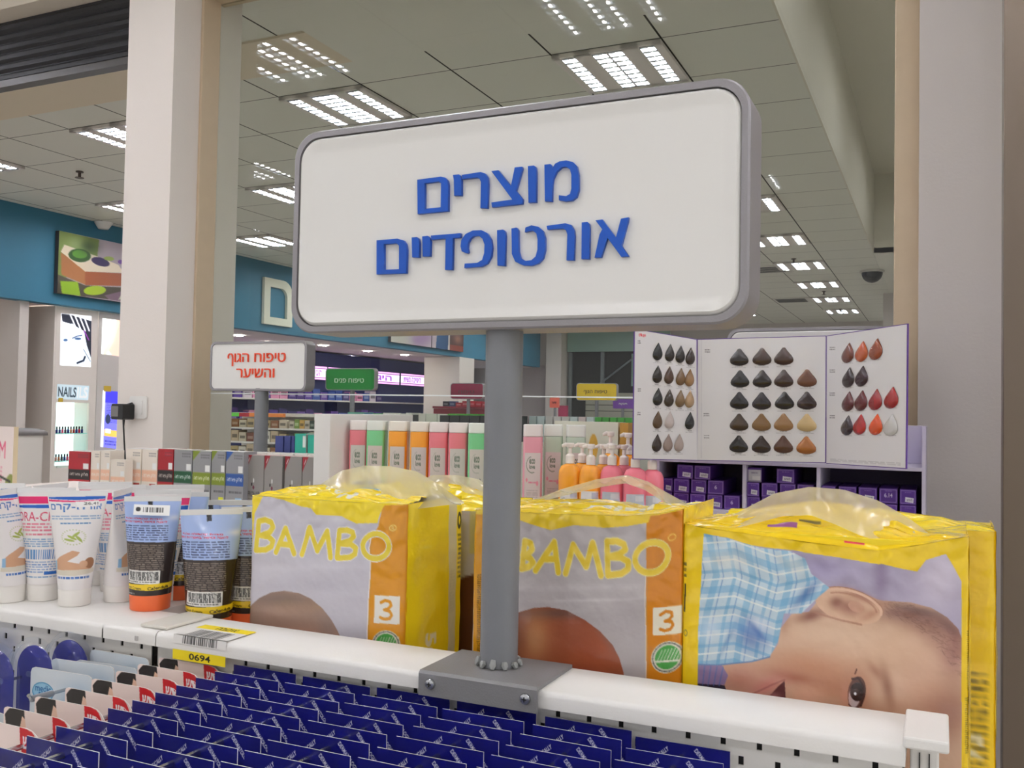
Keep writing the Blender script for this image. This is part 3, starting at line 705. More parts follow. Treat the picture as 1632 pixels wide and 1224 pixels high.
o = painted_mesh('product_card', lambda u, v: (-1.285+.09*u, .90+0*u, 1.272-.09*v-.0*u), bp_, M_GLOSS); t = MB(); t.box(-1.285, -1.195, .9005, .9015, 1.12, 1.272); t.build('card_back', mat('bright_blue_card', (40, 110, 220), .4), o)
tag(o, 'bright blue card at the far left end behind the round packs', 'product card')
# small grey blister near the right end
t = MB(); t.prism(rrect(.09, .12, .01, 5, -.085, 1.195), .903, .909, axis='y'); o = t.build('grey_blister_pack', mat('grey_blue_blister', (176, 186, 196), .3), smooth=True); tag(o, 'grey-blue rounded blister pack at the right end of the pegboard', 'blister pack')
# PART 4 ------------------------------------------------------------------ tubes on the white top
def tube_thing(name, h, r, hw, pic, capcol, cap_h, body_col, band=.007, bandcol=(238, 238, 236), glossm=None):
    root = bpy.data.objects.new(name, None); COL.objects.link(root); root.empty_display_size = .02
    zb, zt = cap_h, h-band
    def ring(v):
        t = 1-v; e = t**1.15; return r+(hw-r)*e, r*(1-t**1.6)+.0012*t**1.6
    g = pic
    def pos(u, v):
        a, b = ring(v); th = PI*(u-.5); return a*np.sin(th), -b*np.cos(th), zb+(zt-zb)*(1-v)
    E = []; F = []; C = []; m_ = 14; kk = 14
    for j in range(kk+1):
        v = j/kk; a, b = ring(v)
        for i in range(m_+1):
            th = PI*(.5+i/m_); E.append((a*math.sin(th), -b*math.cos(th), zb+(zt-zb)*(1-v))); C.append(body_col if v < .62 or body_col != 'dark' else body_col)
    for j in range(kk):
        for i in range(m_): q = j*(m_+1)+i; F.append((q, q+m_+1, q+m_+2, q+1))
    o = painted_mesh('tube_body', pos, g, M_TUBE, root, (E, F), C, smooth=True)
    o.data.polygons.foreach_set('use_smooth', [True]*len(o.data.polygons))
    s = MB(); s.prism([(-hw, zt), (hw, zt), (hw*.995, h), (-hw*.995, h)], -.0011, .0011, axis='y'); s.build('crimped_end', mat('crimp_white%d' % bandcol[2], bandcol, .35), root)
    c = MB(); c.lathe([(r*.93, 0), (r*.95, .001), (r*.99, cap_h-.002), (r*.97, cap_h)], 28); c.build('cap', capcol, root, smooth=True); return root
W1, BL, PK = (240, 236, 234), (30, 96, 190), (226, 38, 108)
f1 = Pic(110, 190, W1, quad=[(398, 222), (858, 222), (745, 1010), (432, 1010)])
f1.poly([(440, 243), (800, 236), (800, 266), (620, 282), (440, 262)], BL); f1.poly([(440, 270), (620, 290), (800, 272), (800, 290), (620, 306), (440, 292)], PK)
f1.text(heb('אורה-קרם'), (465, 325, 762, 412), (34, 100, 180), .01); f1.poly([(615, 300), (740, 285), (748, 350), (622, 362)], (246, 244, 242)); f1.text('26.41', (655, 305, 735, 335), (60, 60, 60), .01)
f1.small(460, 448, 762, 500, 2, (60, 120, 180), fill=.5); f1.small(530, 518, 688, 540, 1, (60, 120, 180), .9)
for a in range(0, 360, 15): f1.ell(597+62*math.cos(math.radians(a)), 645+62*math.sin(math.radians(a)), 6, 4, (200, 205, 160), a)
for (x, y, r_) in ((590, 650, 40), (610, 625, -50), (575, 670, 20), (625, 660, 60)): f1.ell(x, y, 30, 9, (170, 185, 90), r_)
f1.poly([(445, 893), (730, 880), (732, 910), (600, 925), (445, 918)], (222, 214, 196)); f1.poly([(455, 890), (462, 840), (510, 800), (590, 752), (630, 765), (615, 790), (560, 830), (640, 850), (700, 860), (700, 885)], (212, 164, 128))
f1.ell(690, 845, 36, 38, (168, 120, 88)); f1.ell(650, 850, 25, 24, (214, 168, 134)); f1.poly([(455, 890), (460, 830), (485, 825), (480, 890)], (150, 190, 220)); f1.small(480, 930, 690, 955, 1, (34, 90, 180), .9)
b1 = Pic(100, 180, W1)
b1.rect(8, 8, 92, 22, PK); b1.poly([(8, 25), (92, 23), (92, 32), (8, 30)], BL); b1.text('ORA-CREAM', (8, 38, 92, 56), (214, 50, 90), .0)
b1.small(14, 60, 88, 78, 3, (224, 80, 110)); b1.small(22, 80, 78, 86, 1, (224, 80, 110)); b1.small(10, 90, 90, 108, 4, (70, 130, 190)); b1.bars(18, 111, 80, 130, (50, 120, 190), 18); b1.small(12, 134, 88, 158, 5, (70, 120, 190)); b1.rect(56, 154, 84, 160, (40, 110, 200)); b1.small(12, 163, 88, 168, 1, (70, 130, 190))
CAPW = mat('white_cap', (238, 234, 228), .35)
tA = tube_thing('cream_tube', .163, .0225, .0400, f1, CAPW, .024, W1)
tB = tube_thing('cream_tube', .163, .0225, .0400, b1, CAPW, .024, W1)
def stand(o, px, py, z, rz, label, group, sc=1.0):
    p = at(px, py, Z=z); o.location = (p[0], p[1], z+.0004); o.rotation_euler = (0, 0, math.radians(rz)); o.scale = (sc, sc, sc); tag(o, label, 'cream tube', group)
specs = [(tA, 0, 0, 42, 'white cream tube facing front with baby picture and price sticker, nearest the shelf edge'),
         (tA, .050, .034, 118, 'white cream tube turned sideways just right of the front one'),
         (tB, .108, .040, 40, 'white cream tube with pink band and red lettering, nearest the blue tubes'),
         (tB, -.062, .034, 38, 'white cream tube showing its back print, left of the front tube'),
         (tA, -.104, .018, 106, 'white cream tube turned sideways, second from the left frame edge'),
         (tB, -.166, .020, 34, 'white cream tube cut by the left frame edge'),
         (tA, -.088, .100, 104, 'white cream tube turned away behind the two left ones'),
         (tB, .012, .110, 40, 'white cream tube whose pink band shows behind the front tube'),
         (tB, .098, .130, 42, 'white cream tube farthest right in the back of its cluster'),
         (tB, -.03, .160, 40, 'white cream tube behind, between the sideways one and the back print one'),
         (tA, -.170, .100, 30, 'white cream tube at the back left under the open carton')]
used = set()
for src, la, ba, rz, lb in specs:
    o = src if src.name not in used else copy_tree(src); used.add(src.name)
    o.location = (-1.132+la*.909-ba*.417, .972+la*.417+ba*.909, CT+.0004); o.rotation_euler = (0, 0, math.radians(rz)); tag(o, lb, 'cream tube', 'white cream tubes')
SKY = (168, 190, 236); DK = (52, 42, 38); YL = (240, 205, 30)
c1 = Pic(110, 190, SKY, quad=[(575, 262), (985, 275), (935, 1110), (548, 1100)])
c1.soft(900, 430, 60, 30, (225, 230, 245), alpha=.9); c1.soft(985, 450, 40, 260, (200, 225, 200), alpha=.8); c1.rect(758, 262, 778, 325, (25, 25, 30))
c1.poly([(530, 628), (1000, 660), (1000, 1130), (530, 1130)], DK); c1.soft(950, 820, 40, 160, (66, 56, 48), alpha=.7)
c1.text(heb('משחת קלנדולה טבעית'), [(610, 408), (822, 430), (822, 452), (610, 430)], (220, 40, 60), .02); c1.text(heb('להגנה וטיפול בתפרחת חיתולים'), [(572, 432), (848, 456), (848, 478), (572, 454)], (220, 40, 60), .02)
c1.small(560, 478, 855, 622, 7, (40, 44, 80), skew=.07, alpha=.8); c1.small(562, 652, 832, 885, 14, (196, 178, 160), skew=.07, alpha=.6)
c1.poly([(612, 882), (812, 895), (806, 1008), (590, 992)], (238, 236, 230)); c1.bars(618, 893, 795, 968, n=26, skew=.06); c1.small(600, 974, 790, 992, 1, (30, 30, 30), skew=.06)
c1.poly([(530, 1005), (1000, 1005), (1000, 1048), (750, 1060), (530, 1040)], YL); c1.text('Diaper Cream', [(572, 1018), (700, 1030), (700, 1056), (572, 1042)], (40, 30, 20), .01); c1.text('Calendula', [(738, 1030), (868, 1022), (868, 1050), (738, 1056)], (40, 30, 20), .02)
c1.small(552, 1080, 655, 1098, 1, (220, 220, 215))
ORG = mat('orange_cap', (244, 112, 58), .35)
tC = tube_thing('calendula_tube', .158, .0285, .0385, c1, ORG, .022, (120, 130, 150), bandcol=(232, 232, 230))
cf = Pic(90, 20, (236, 236, 232)); 
for i, (px, py, z, rz, lb, sc_) in enumerate([(239, 969, CT, 40, 'blue and black diaper cream tube with a white barcode sticker, standing leftmost', 1), (336, 1.036, 1.280, 46, 'blue and black diaper cream tube nearest the camera, beside the first diaper pack', 1.10),
                                 (287, 952, CT, 30, 'blue and black cream tube squeezed between the two front ones', 1), (399, 1.095, 1.280, 42, 'blue and black cream tube half hidden by the first diaper pack', 1.10),
                                 (338, 1.14, 1.280, 40, 'cream tube standing behind the nearest blue one', 1.10), (392, 1.165, 1.280, 36, 'cream tube at the back against the diaper pack', 1.10), (262, 930, CT, 34, 'rearmost blue and black cream tube behind the leftmost pair', 1)]):
    o = tC if i == 0 else copy_tree(tC); stand(o, px, py, z, rz, lb, 'calendula cream tubes', sc_)
    if sc_ > 1: q_ = at(px, 880, Y=py); o.location = (q_[0], py, z+.0004)
st = Pic(60, 20, (238, 238, 236)); st.bars(16, 5, 50, 14, n=12); st.ell(8, 9, 4, 4, (30, 30, 30)); a_ = painted_mesh('barcode_sticker', lambda u, v: (-.024+.048*u, -.0125+.004*np.abs(u-.5)-.008*v, .148-.014*v-.002*u), st, M_PRINT, tC)

# open carton and cardboard behind the tubes
t = MB(); t.box(-1.62, -1.36, 1.16, 1.38, CT+.001, CT+.13); o = t.build('carton_tray', mat('carton_white', (238, 228, 222), .6)); tag(o, 'white cardboard tray carton at the left behind the cream tubes', 'carton')
t = MB(); t.add([(-1.62, 1.16, CT+.1305), (-1.36, 1.16, CT+.1305), (-1.34, 1.10, CT+.118), (-1.60, 1.10, CT+.118)], [(0, 1, 2, 3)]); f_ = t.build('flap', mat('carton_white'), o); so = f_.modifiers.new('s', 'SOLIDIFY'); so.thickness = .0015
# ------------------------------------------------------------------ diaper packs
YEL = (250, 222, 38); ORA = (226, 152, 24)
def film_noise(x, z, a):
    return a*(np.sin(x*71+z*23)*.4+np.sin(x*31-z*67+1.3)*.35+np.sin(z*143+np.sin(x*40)*1.5)*.35)
def pack(x0, x1, y0, d, z0, ztl, ztr, pic, label, side=None, front_top=None, ridge=None, top_pic=None, group=None):
    root = empty('diaper_pack', ((x0+x1)/2, y0+d/2, z0), 0, label, 'diaper pack', group); cx, cy = (x0+x1)/2, y0+d/2
    ft = front_top or [(x0, ztl), (x1, ztr)]
    fx = [p[0] for p in ft]; fz = [p[1] for p in ft]
    def zt(x): return np.interp(x, fx, fz)
    def pos(u, v):
        x = x0+(x1-x0)*u; T = zt(x); z = z0+(T-z0)*(1-v); e = np.clip(np.minimum(u, 1-u)/.05, 0, 1); rnd = .006*(1-np.sqrt(np.clip(1-(1-e)**2, 0, 1)))
        topw = np.exp(-((1-v)*0+v)/.12); y = y0+rnd+film_noise(x, z, .0006)-.0008*np.sin(PI*u)+(film_noise(x*1.7, z*.6, .0030)+film_noise(x*4.1, z*2.2, .0016))*topw+.004*topw*0
        return x-cx, y-cy, z-z0
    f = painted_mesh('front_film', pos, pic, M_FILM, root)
    # right side
    sp_ = side or Pic(30, 60, YEL)
    def poss(u, v):
        zz = z0+(float(zt(x1))-z0)*(1-v); bulge = .004*np.sin(PI*v)*np.sin(PI*u)+film_noise(u*.2, zz, .0008)
        return x1-cx+bulge-.0+0*u, y0+.004+(d-.008)*u-cy, zz-z0
    painted_mesh('side_film', poss, sp_, M_FILM, root)
    b = MB(); hgt = float(min(zt(x0), zt(x1)))-z0-.004
    b.box(x0+.003-cx, x1-.003-cx, y0+.008-cy, y0+d-cy, 0, hgt); b.build('packed_diapers', mat('pack_yellow', YEL, .4), root)
    # folded top
    rp_ = ridge; tp = top_pic or Pic(80, 30, YEL)
    rx = [p[0] for p in rp_]; rz = [p[1] for p in rp_]
    def post(u, v):
        x = x0+(x1-x0)*u; zf = zt(x); zr = np.interp(x, rx, rz); t = v; y = y0+.002+(d*.42)*(1-t)+0*u
        z = zf+(zr-zf)*(1-t)**.8; k = np.sin(PI*t)
        return x-cx, y-cy+film_noise(x*1.3, t*.3, .004)*k, z-z0+film_noise(x*2, t*.2, .0035)*k
    painted_mesh('folded_top', post, tp, M_FILM, root)
    def posb(u, v):
        x = x0+(x1-x0)*u; zb_ = zt(x)-.004; zr = np.interp(x, rx, rz); y = y0+(d*.42)+(d*.55)*v; return x-cx, y-cy, zr+(zb_-zr)*v-z0+film_noise(x*2, v*.2, .003)*np.sin(PI*v)
    painted_mesh('folded_top_back', posb, Pic(60, 20, YEL), M_FILM, root)
    return root
def carry(root, crest, basef, baseb, yc, name='carry_handle', lo=0.0, seed=1):
    """milky film rising from the pack to the handle crest; crest/base given as x,z polylines"""
    cxs = np.linspace(0, 1, 48); cr = np.array(crest); bf = np.array(basef); n = 10
    def along(pl, t):
        s = np.r_[0, np.cumsum(np.hypot(np.diff(pl[:, 0]), np.diff(pl[:, 1])))]; s /= s[-1]; return np.interp(t, s, pl[:, 0]), np.interp(t, s, pl[:, 1])
    V = []; F = []
    X1, Z1 = along(cr, cxs); X0, Z0 = along(bf, cxs)
    for j in range(n+1):
        w_ = j/n
        for i in range(48):
            x = X0[i]+(X1[i]-X0[i])*w_; z = Z0[i]+(Z1[i]-Z0[i])*w_; y = basef_y(w_, yc, baseb); k = math.sin(PI*w_)
            V.append((x+.003*k*math.sin(9*w_+i*.35+seed), y+.006*math.sin(i*.45+seed+3*w_)*(.3+k)-.0, z+.003*k*math.sin(i*.6+seed)))
    for j in range(n):
        for i in range(47): q = j*48+i; F.append((q, q+1, q+49, q+48))
    l = root.location; V = [(a-l.x, b-l.y, c-l.z) for a, b, c in V]
    mb = MB(); mb.add(V, F); return mb.build(name, M_BAG, root, smooth=True, fixn=False)
def basef_y(w_, yc, yb): return yb+(yc-yb)*w_
def xz(pts, Y): return [(float(at(a, b, Y=Y)[0]), float(at(a, b, Y=Y)[2])) for a, b in pts]
def face_quad(x0, x1, y, z0, z1): return [proj((x0, y, z1)), proj((x1, y, z1)), proj((x1, y, z0)), proj((x0, y, z0))]
PY = 1.03; PZ = 1.148
# pack one
X0, X1 = -.8665, -.6165
ft = xz([(402, 790), (470, 795), (560, 800), (648, 804)], PY); zmax = max(p[1] for p in ft)
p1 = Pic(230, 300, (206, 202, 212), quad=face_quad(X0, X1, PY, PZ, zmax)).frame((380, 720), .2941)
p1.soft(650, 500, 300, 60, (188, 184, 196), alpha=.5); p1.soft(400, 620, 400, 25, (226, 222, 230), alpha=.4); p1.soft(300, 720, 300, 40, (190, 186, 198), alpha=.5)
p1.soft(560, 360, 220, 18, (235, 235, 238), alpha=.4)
hd = [(20, 900), (60, 835), (115, 788), (180, 757), (255, 747), (330, 760), (395, 792), (455, 842), (505, 905), (540, 965), (560, 1010), (600, 1300), (0, 1300)]
p1.poly(hd, (164, 134, 118)); p1.soft(220, 790, 230, 40, (128, 108, 98), alpha=.75, clip=hd); p1.soft(250, 860, 160, 40, (186, 152, 132), alpha=.6, clip=hd); p1.soft(300, 1000, 240, 60, (206, 150, 128), alpha=.8, clip=hd); p1.soft(490, 940, 60, 90, (150, 130, 122), alpha=.6, clip=hd); p1.soft(60, 900, 60, 80, (140, 116, 100), alpha=.6, clip=hd)
p1.poly([(785, 270), (930, 270), (930, 1500), (690, 1500), (697, 1030), (705, 800), (716, 600), (706, 480), (760, 400)], ORA); p1.line([(716, 470), (706, 520), (716, 600), (704, 800), (696, 1030)], 6, (240, 236, 240)); p1.line([(722, 480), (714, 520), (722, 600), (711, 800), (704, 1030)], 3, (200, 150, 60))
p1.poly([(50, 200), (150, 215), (120, 275), (95, 330), (80, 440), (50, 600)], YEL); p1.poly([(60, 200), (920, 240), (920, 290), (790, 290), (765, 340), (755, 385), (640, 385), (560, 345), (430, 335), (400, 300), (340, 290), (250, 255), (150, 232)], YEL)
def letters_bambo(p, L, wd, col, oc):
    for w_, c_ in ((wd*1.32, oc), (wd, col)):
        for pts in L: p.line(pts, w_, c_)
def ellp(cx, cy, rx, ry, n=22, rot=0):
    r = math.radians(rot); return [(cx+rx*math.cos(a)*math.cos(r)-ry*math.sin(a)*math.sin(r), cy+rx*math.cos(a)*math.sin(r)+ry*math.sin(a)*math.cos(r)) for a in np.linspace(0, 2*PI, n)]
letters_bambo(p1, [[(115, 372), (97, 525)], [(115, 370), (150, 362), (180, 375), (190, 402), (172, 430), (125, 448)], [(125, 448), (165, 455), (188, 478), (180, 508), (150, 525), (97, 528)],
                   [(205, 538), (258, 408), (303, 545)], [(228, 492), (285, 500)], [(345, 550), (388, 405), (430, 530), (485, 425), (500, 568)],
                   [(548, 425), (536, 570)], [(548, 422), (590, 420), (620, 432), (626, 455), (605, 478), (552, 492)], [(552, 494), (610, 498), (636, 518), (632, 550), (605, 568), (538, 572)], ellp(745, 510, 72, 68)], 27, (240, 216, 60), (238, 234, 236))
p1.line(ellp(837, 413, 17, 15), 5, (250, 220, 120)); p1.text('R', (829, 404, 845, 422), (250, 225, 140), .01)
p1.poly([(738, 775), (873, 784), (870, 936), (733, 925)], (242, 238, 228)); p1.line([(772, 815), (795, 804), (822, 812), (828, 832), (812, 850), (790, 855)], 15, ORA); p1.line([(790, 855), (820, 864), (830, 885), (818, 903), (790, 906), (768, 896)], 15, ORA)
def swan(p, cx, cy, r):
    p.ell(cx, cy, r, r, (228, 226, 206)); p.line(ellp(cx, cy, r*.9, r*.9), r*.07, (120, 120, 110)); p.ell(cx, cy, r*.76, r*.76, (74, 166, 72))
    for k in range(-3, 4): p.line([(cx+k*r*.2-r*.05, cy+r*.25), (cx+k*r*.2+r*.3, cy-r*.5)], r*.055, (238, 238, 220), .95 if k > -1 else .7)
    p.line([(cx-r*.7, cy+r*.2), (cx+r*.72, cy+r*.3)], r*.1, (238, 238, 220))
    for a in range(0, 360, 20): p.ell(cx+r*.9*math.cos(math.radians(a)), cy+r*.9*math.sin(math.radians(a)), r*.05, r*.05, (90, 90, 84))
swan(p1, 798, 1042, 76)
s1 = Pic(110, 220, YEL, quad=[(905, 285), (1215, 260), (1215, 1500), (905, 1500)])
s1.rect(1130, 240, 1182, 1600, (222, 216, 196)); s1.small(1140, 640, 1172, 860, 14, (205, 200, 180)); s1.rect(1214, 0, 1300, 1500, (225, 205, 60)); s1.text('56', [(1060, 915), (1060, 1060), (1000, 1060), (1000, 915)], (244, 236, 214), .04)
s1.ell(1200, 390, 14, 45, (30, 34, 20)); s1.ell(1200, 390, 6, 24, YEL); s1.small(1190, 460, 1214, 700, 10, (40, 44, 20)); s1.soft(1000, 500, 30, 10, (250, 240, 150), alpha=.4)
tp = Pic(160, 60, YEL, quad=[(0, 0), (160, 0), (160, 60), (0, 60)]); tp.text('6', (74, 22, 84, 34), (240, 236, 210), .04); tp.text('M', (86, 34, 100, 52), (240, 236, 210), .04); tp.text('G', (58, 12, 68, 22), (240, 236, 210), .04); tp.rect(92, 8, 112, 15, (150, 190, 200)); tp.line([(118, 30), (126, 24)], 4, (240, 236, 210))
rid = xz([(396, 792), (470, 775), (545, 770), (600, 776), (640, 784), (690, 792), (740, 797)], 1.09)
k1 = pack(X0, X1, PY, .155, PZ, 0, 0, p1, 'yellow and lilac BAMBO diaper pack left of the sign pole', s1, ft, rid, tp)
carry(k1, xz([(470, 800), (510, 772), (545, 750), (580, 742), (625, 743), (665, 752), (705, 775), (738, 800)], 1.10), xz([(425, 800), (470, 800), (520, 802), (560, 806), (600, 812), (640, 815), (690, 808), (730, 803)], 1.05), 1.06, 1.10, seed=2)
carry(k1, xz([(545, 752), (600, 744), (650, 752), (700, 790), (712, 800)], 1.11), xz([(560, 770), (610, 760), (640, 765), (668, 795), (690, 806)], 1.12), 1.11, 1.13, 'handle_strip', seed=5)
# pack behind pack one
X0b, X1b = -.83, -.545
fb = xz([(430, 800), (760, 812)], 1.21)
pb1 = Pic(80, 110, (206, 202, 212)); pb1.ell(70, 75, 34, 44, (104, 62, 44)); pb1.rect(60, 0, 80, 22, (214, 206, 150))
k1b = pack(X0b, X1b, 1.205, .15, PZ, 0, 0, pb1, 'yellow diaper pack behind the first one, its folded top showing', None, [(X0b, fb[0][1]), (X1b, fb[1][1])], xz([(430, 795), (650, 765), (700, 768), (745, 775), (790, 790)], 1.27))
carry(k1b, xz([(640, 780), (690, 757), (730, 757), (765, 765), (785, 785)], 1.29), xz([(630, 790), (680, 780), (720, 782), (760, 788), (790, 795)], 1.25), 1.25, 1.29, seed=7)
# pack two
X0, X1 = -.522, -.2605
ft = xz([(757, 812), (850, 818), (1000, 822), (1050, 818), (1094, 810)], PY); zmax = max(p[1] for p in ft)
p2 = Pic(280, 310, (188, 180, 180), quad=face_quad(X0, X1, PY, PZ, zmax)).frame((780, 740), .2941)
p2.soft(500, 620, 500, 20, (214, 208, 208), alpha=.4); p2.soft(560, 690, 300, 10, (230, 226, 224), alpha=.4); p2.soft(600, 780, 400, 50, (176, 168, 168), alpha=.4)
hd = [(-60, 900), (40, 810), (150, 757), (240, 728), (320, 724), (420, 745), (520, 800), (600, 865), (668, 945), (705, 1020), (728, 1100), (735, 1300), (-60, 1300)]
p2.poly(hd, (156, 84, 54)); p2.soft(330, 760, 260, 40, (110, 76, 66), alpha=.9, clip=hd); p2.soft(250, 900, 90, 160, (200, 148, 100), alpha=.75, clip=hd); p2.soft(560, 1000, 160, 130, (170, 82, 48), alpha=.6, clip=hd); p2.soft(120, 900, 80, 160, (100, 62, 46), alpha=.7, clip=hd); p2.soft(640, 900, 30, 120, (140, 96, 84), rot=-35, alpha=.8, clip=hd); p2.soft(350, 1090, 240, 40, (150, 50, 40), alpha=.4, clip=hd)
p2.poly([(850, 200), (1090, 200), (1060, 1500), (846, 1500), (848, 900)], (214, 132, 22)); p2.line([(848, 560), (842, 700), (848, 900), (848, 1140)], 5, (232, 220, 200)); p2.line([(857, 560), (851, 700), (856, 900), (856, 1140)], 2.5, (190, 150, 90))
p2.poly([(-120, 140), (1100, 140), (1090, 250), (1040, 245), (870, 240), (860, 275), (620, 285), (520, 270), (460, 265), (330, 290), (170, 232), (-120, 210)], (240, 206, 50))
p2.poly([(-90, 200), (-16, 200), (-20, 1400), (-90, 1400)], (214, 150, 20)); p2.small(-66, 540, -30, 1100, 46, (60, 46, 10), fill=.6)
letters_bambo(p2, [[(195, 350), (180, 500)], [(195, 350), (225, 362), (235, 395), (215, 420), (185, 428)], [(185, 430), (225, 445), (240, 470), (215, 495), (175, 505)], [(252, 515), (355, 358), (375, 528)], [(295, 450), (365, 455)], [(415, 535), (458, 375), (525, 500), (562, 368), (605, 552)],
                   [(638, 365), (642, 552)], [(638, 362), (690, 362), (730, 380), (738, 410), (705, 435), (645, 448)], [(645, 450), (715, 455), (752, 478), (752, 520), (715, 545), (645, 552)], ellp(878, 472, 90, 84)], 29, (238, 206, 62), (240, 226, 150))
p2.line(ellp(987, 381, 19, 17), 5, (240, 200, 80)); p2.poly([(886, 751), (1036, 761), (1036, 915), (885, 904)], (238, 230, 206)); p2.line([(925, 795), (955, 780), (985, 790), (988, 812), (970, 830), (950, 834)], 16, (214, 132, 22)); p2.line([(950, 834), (985, 842), (993, 862), (978, 882), (948, 886), (924, 874)], 16, (214, 132, 22))
swan(p2, 962, 1033, 87)
tp = Pic(180, 50, (242, 208, 40)); tp.text('MIDI', (96, 18, 150, 34), (240, 234, 200), .04); tp.text('20', (66, 8, 84, 18), (240, 234, 200), .04)
rid = xz([(757, 805), (830, 797), (880, 796), (960, 797), (1010, 806), (1037, 812), (1047, 801), (1090, 805), (1122, 809)], 1.085)
k2 = pack(X0, X1, PY, .16, PZ, 0, 0, p2, 'yellow BAMBO diaper pack partly hidden behind the sign pole', Pic(60, 120, (246, 214, 50)), ft, rid, tp)
carry(k2, xz([(850, 796), (900, 778), (950, 764), (998, 757), (1035, 768), (1075, 792), (1103, 808)], 1.10), xz([(868, 798), (915, 786), (960, 776), (998, 770), (1025, 780), (1055, 798), (1080, 810)], 1.085), 1.085, 1.10, seed=4)
# pack three: baby photo
X0, X1 = -.2600, .0262
ft = xz([(1087, 834), (1128, 842), (1200, 852), (1300, 866), (1400, 878), (1470, 868), (1538, 856)], PY); zmax = max(p[1] for p in ft)
YE3 = (246, 208, 28)
p3 = Pic(400, 420, YE3, quad=face_quad(X0, X1, PY, PZ, zmax)).frame((1080, 740), .3954)
pan_ = [(108, 250), (480, 290), (830, 330), (1080, 345), (1110, 400), (1142, 470), (1145, 700), (1142, 1400), (78, 1400), (82, 700)]
p3.poly(pan_, (176, 166, 190)); p3.soft(1060, 430, 120, 160, (216, 206, 222), alpha=.9, clip=pan_); p3.soft(820, 370, 30, 120, (120, 100, 130), alpha=.6, clip=pan_); p3.soft(560, 360, 120, 60, (160, 150, 190), alpha=.6, clip=pan_)
skin = [(180, 790), (370, 745), (405, 690), (418, 620), (460, 560), (530, 545), (600, 450), (700, 436), (830, 488), (940, 515), (1020, 552), (1085, 605), (1130, 660), (1143, 700), (1143, 1400), (80, 1400), (80, 930)]
p3.poly(skin, (214, 176, 148))
for a_ in ((900, 560, 150, 45, 18, (164, 124, 106), .9), (1010, 620, 150, 50, 35, (146, 104, 92), .95), (1110, 740, 60, 120, 0, (150, 100, 92), .9), (1050, 690, 120, 50, 35, (168, 122, 106), .6), (980, 560, 120, 18, 22, (110, 84, 82), .7), (1090, 640, 60, 22, 48, (110, 78, 78), .6)):
    p3.soft(a_[0], a_[1], a_[2], a_[3], a_[5], rot=a_[4], alpha=a_[6], clip=skin)
p3.soft(620, 640, 240, 60, (232, 200, 172), alpha=.8, clip=skin); p3.soft(520, 790, 220, 80, (198, 138, 104), alpha=.85, clip=skin); p3.soft(480, 830, 110, 26, (160, 92, 66), rot=10, alpha=.8, clip=skin); p3.soft(850, 700, 160, 70, (226, 188, 158), alpha=.7, clip=skin)
p3.soft(990, 880, 130, 150, (220, 176, 150), alpha=.8, clip=skin); p3.soft(640, 860, 120, 60, (176, 112, 80), alpha=.7, clip=skin); p3.soft(1080, 1000, 120, 110, (150, 96, 80), alpha=.7, clip=skin); p3.soft(250, 850, 100, 70, (190, 126, 108), alpha=.8, clip=skin); p3.soft(700, 960, 240, 40, (160, 100, 74), alpha=.5, clip=skin)
p3.soft(520, 900, 80, 50, (224, 168, 140), alpha=.9, clip=skin); p3.soft(540, 560, 60, 25, (110, 60, 50), rot=-20, alpha=.7, clip=skin); p3.soft(430, 600, 26, 60, (180, 134, 110), alpha=.5, clip=skin)
rh = random.Random(5)
for k in range(260):
    tt = rh.random(); hx = 830+tt*310; hy = 500+tt*tt*230+rh.uniform(-6, 95)*(.5+tt); 
    if hx < 1140: p3.line([(hx, hy), (hx+rh.uniform(8, 34), hy+rh.uniform(-4, 26))], rh.uniform(1.5, 3.5), (104, 72, 64), rh.uniform(.10, .3))
for k in range(5): p3.soft(880+k*58, 520+k*k*7+30, 50, 16, (128, 88, 78), rot=18+k*7, alpha=.5, clip=skin)
# mouth
p3.soft(360, 870, 90, 40, (206, 130, 120), rot=-30, alpha=.9, clip=skin); p3.poly([(432, 842), (405, 868), (365, 915), (400, 930), (438, 935)], (92, 46, 48)); p3.soft(390, 905, 30, 16, (170, 110, 110), alpha=.7); p3.line([(432, 838), (380, 862), (300, 905)], 7, (150, 84, 76), .5)
# ear
p3.ell(690, 512, 138, 72, (222, 182, 152), 14); p3.line(ellp(690, 510, 132, 66, 30, 14)[16:29], 12, (188, 138, 112)); p3.soft(745, 470, 80, 18, (158, 104, 84), rot=22, alpha=.85); p3.soft(690, 520, 62, 34, (150, 96, 78), rot=12, alpha=.8); p3.ell(720, 515, 34, 22, (204, 156, 130), 20, .8); p3.soft(640, 500, 26, 24, (132, 82, 66), alpha=.8); p3.soft(780, 545, 60, 18, (196, 146, 120), rot=-30, alpha=.8); p3.line(ellp(692, 514, 132, 66, 40, 14)[19:40], 11, (228, 188, 160)); p3.line(ellp(692, 514, 112, 50, 40, 14)[24:39], 7, (176, 124, 100), .7); p3.line(ellp(692, 514, 140, 74, 40, 14)[24:40], 3, (170, 116, 94), .7); p3.line([(548, 545), (600, 560), (660, 575), (740, 590)], 8, (172, 122, 100), .7)
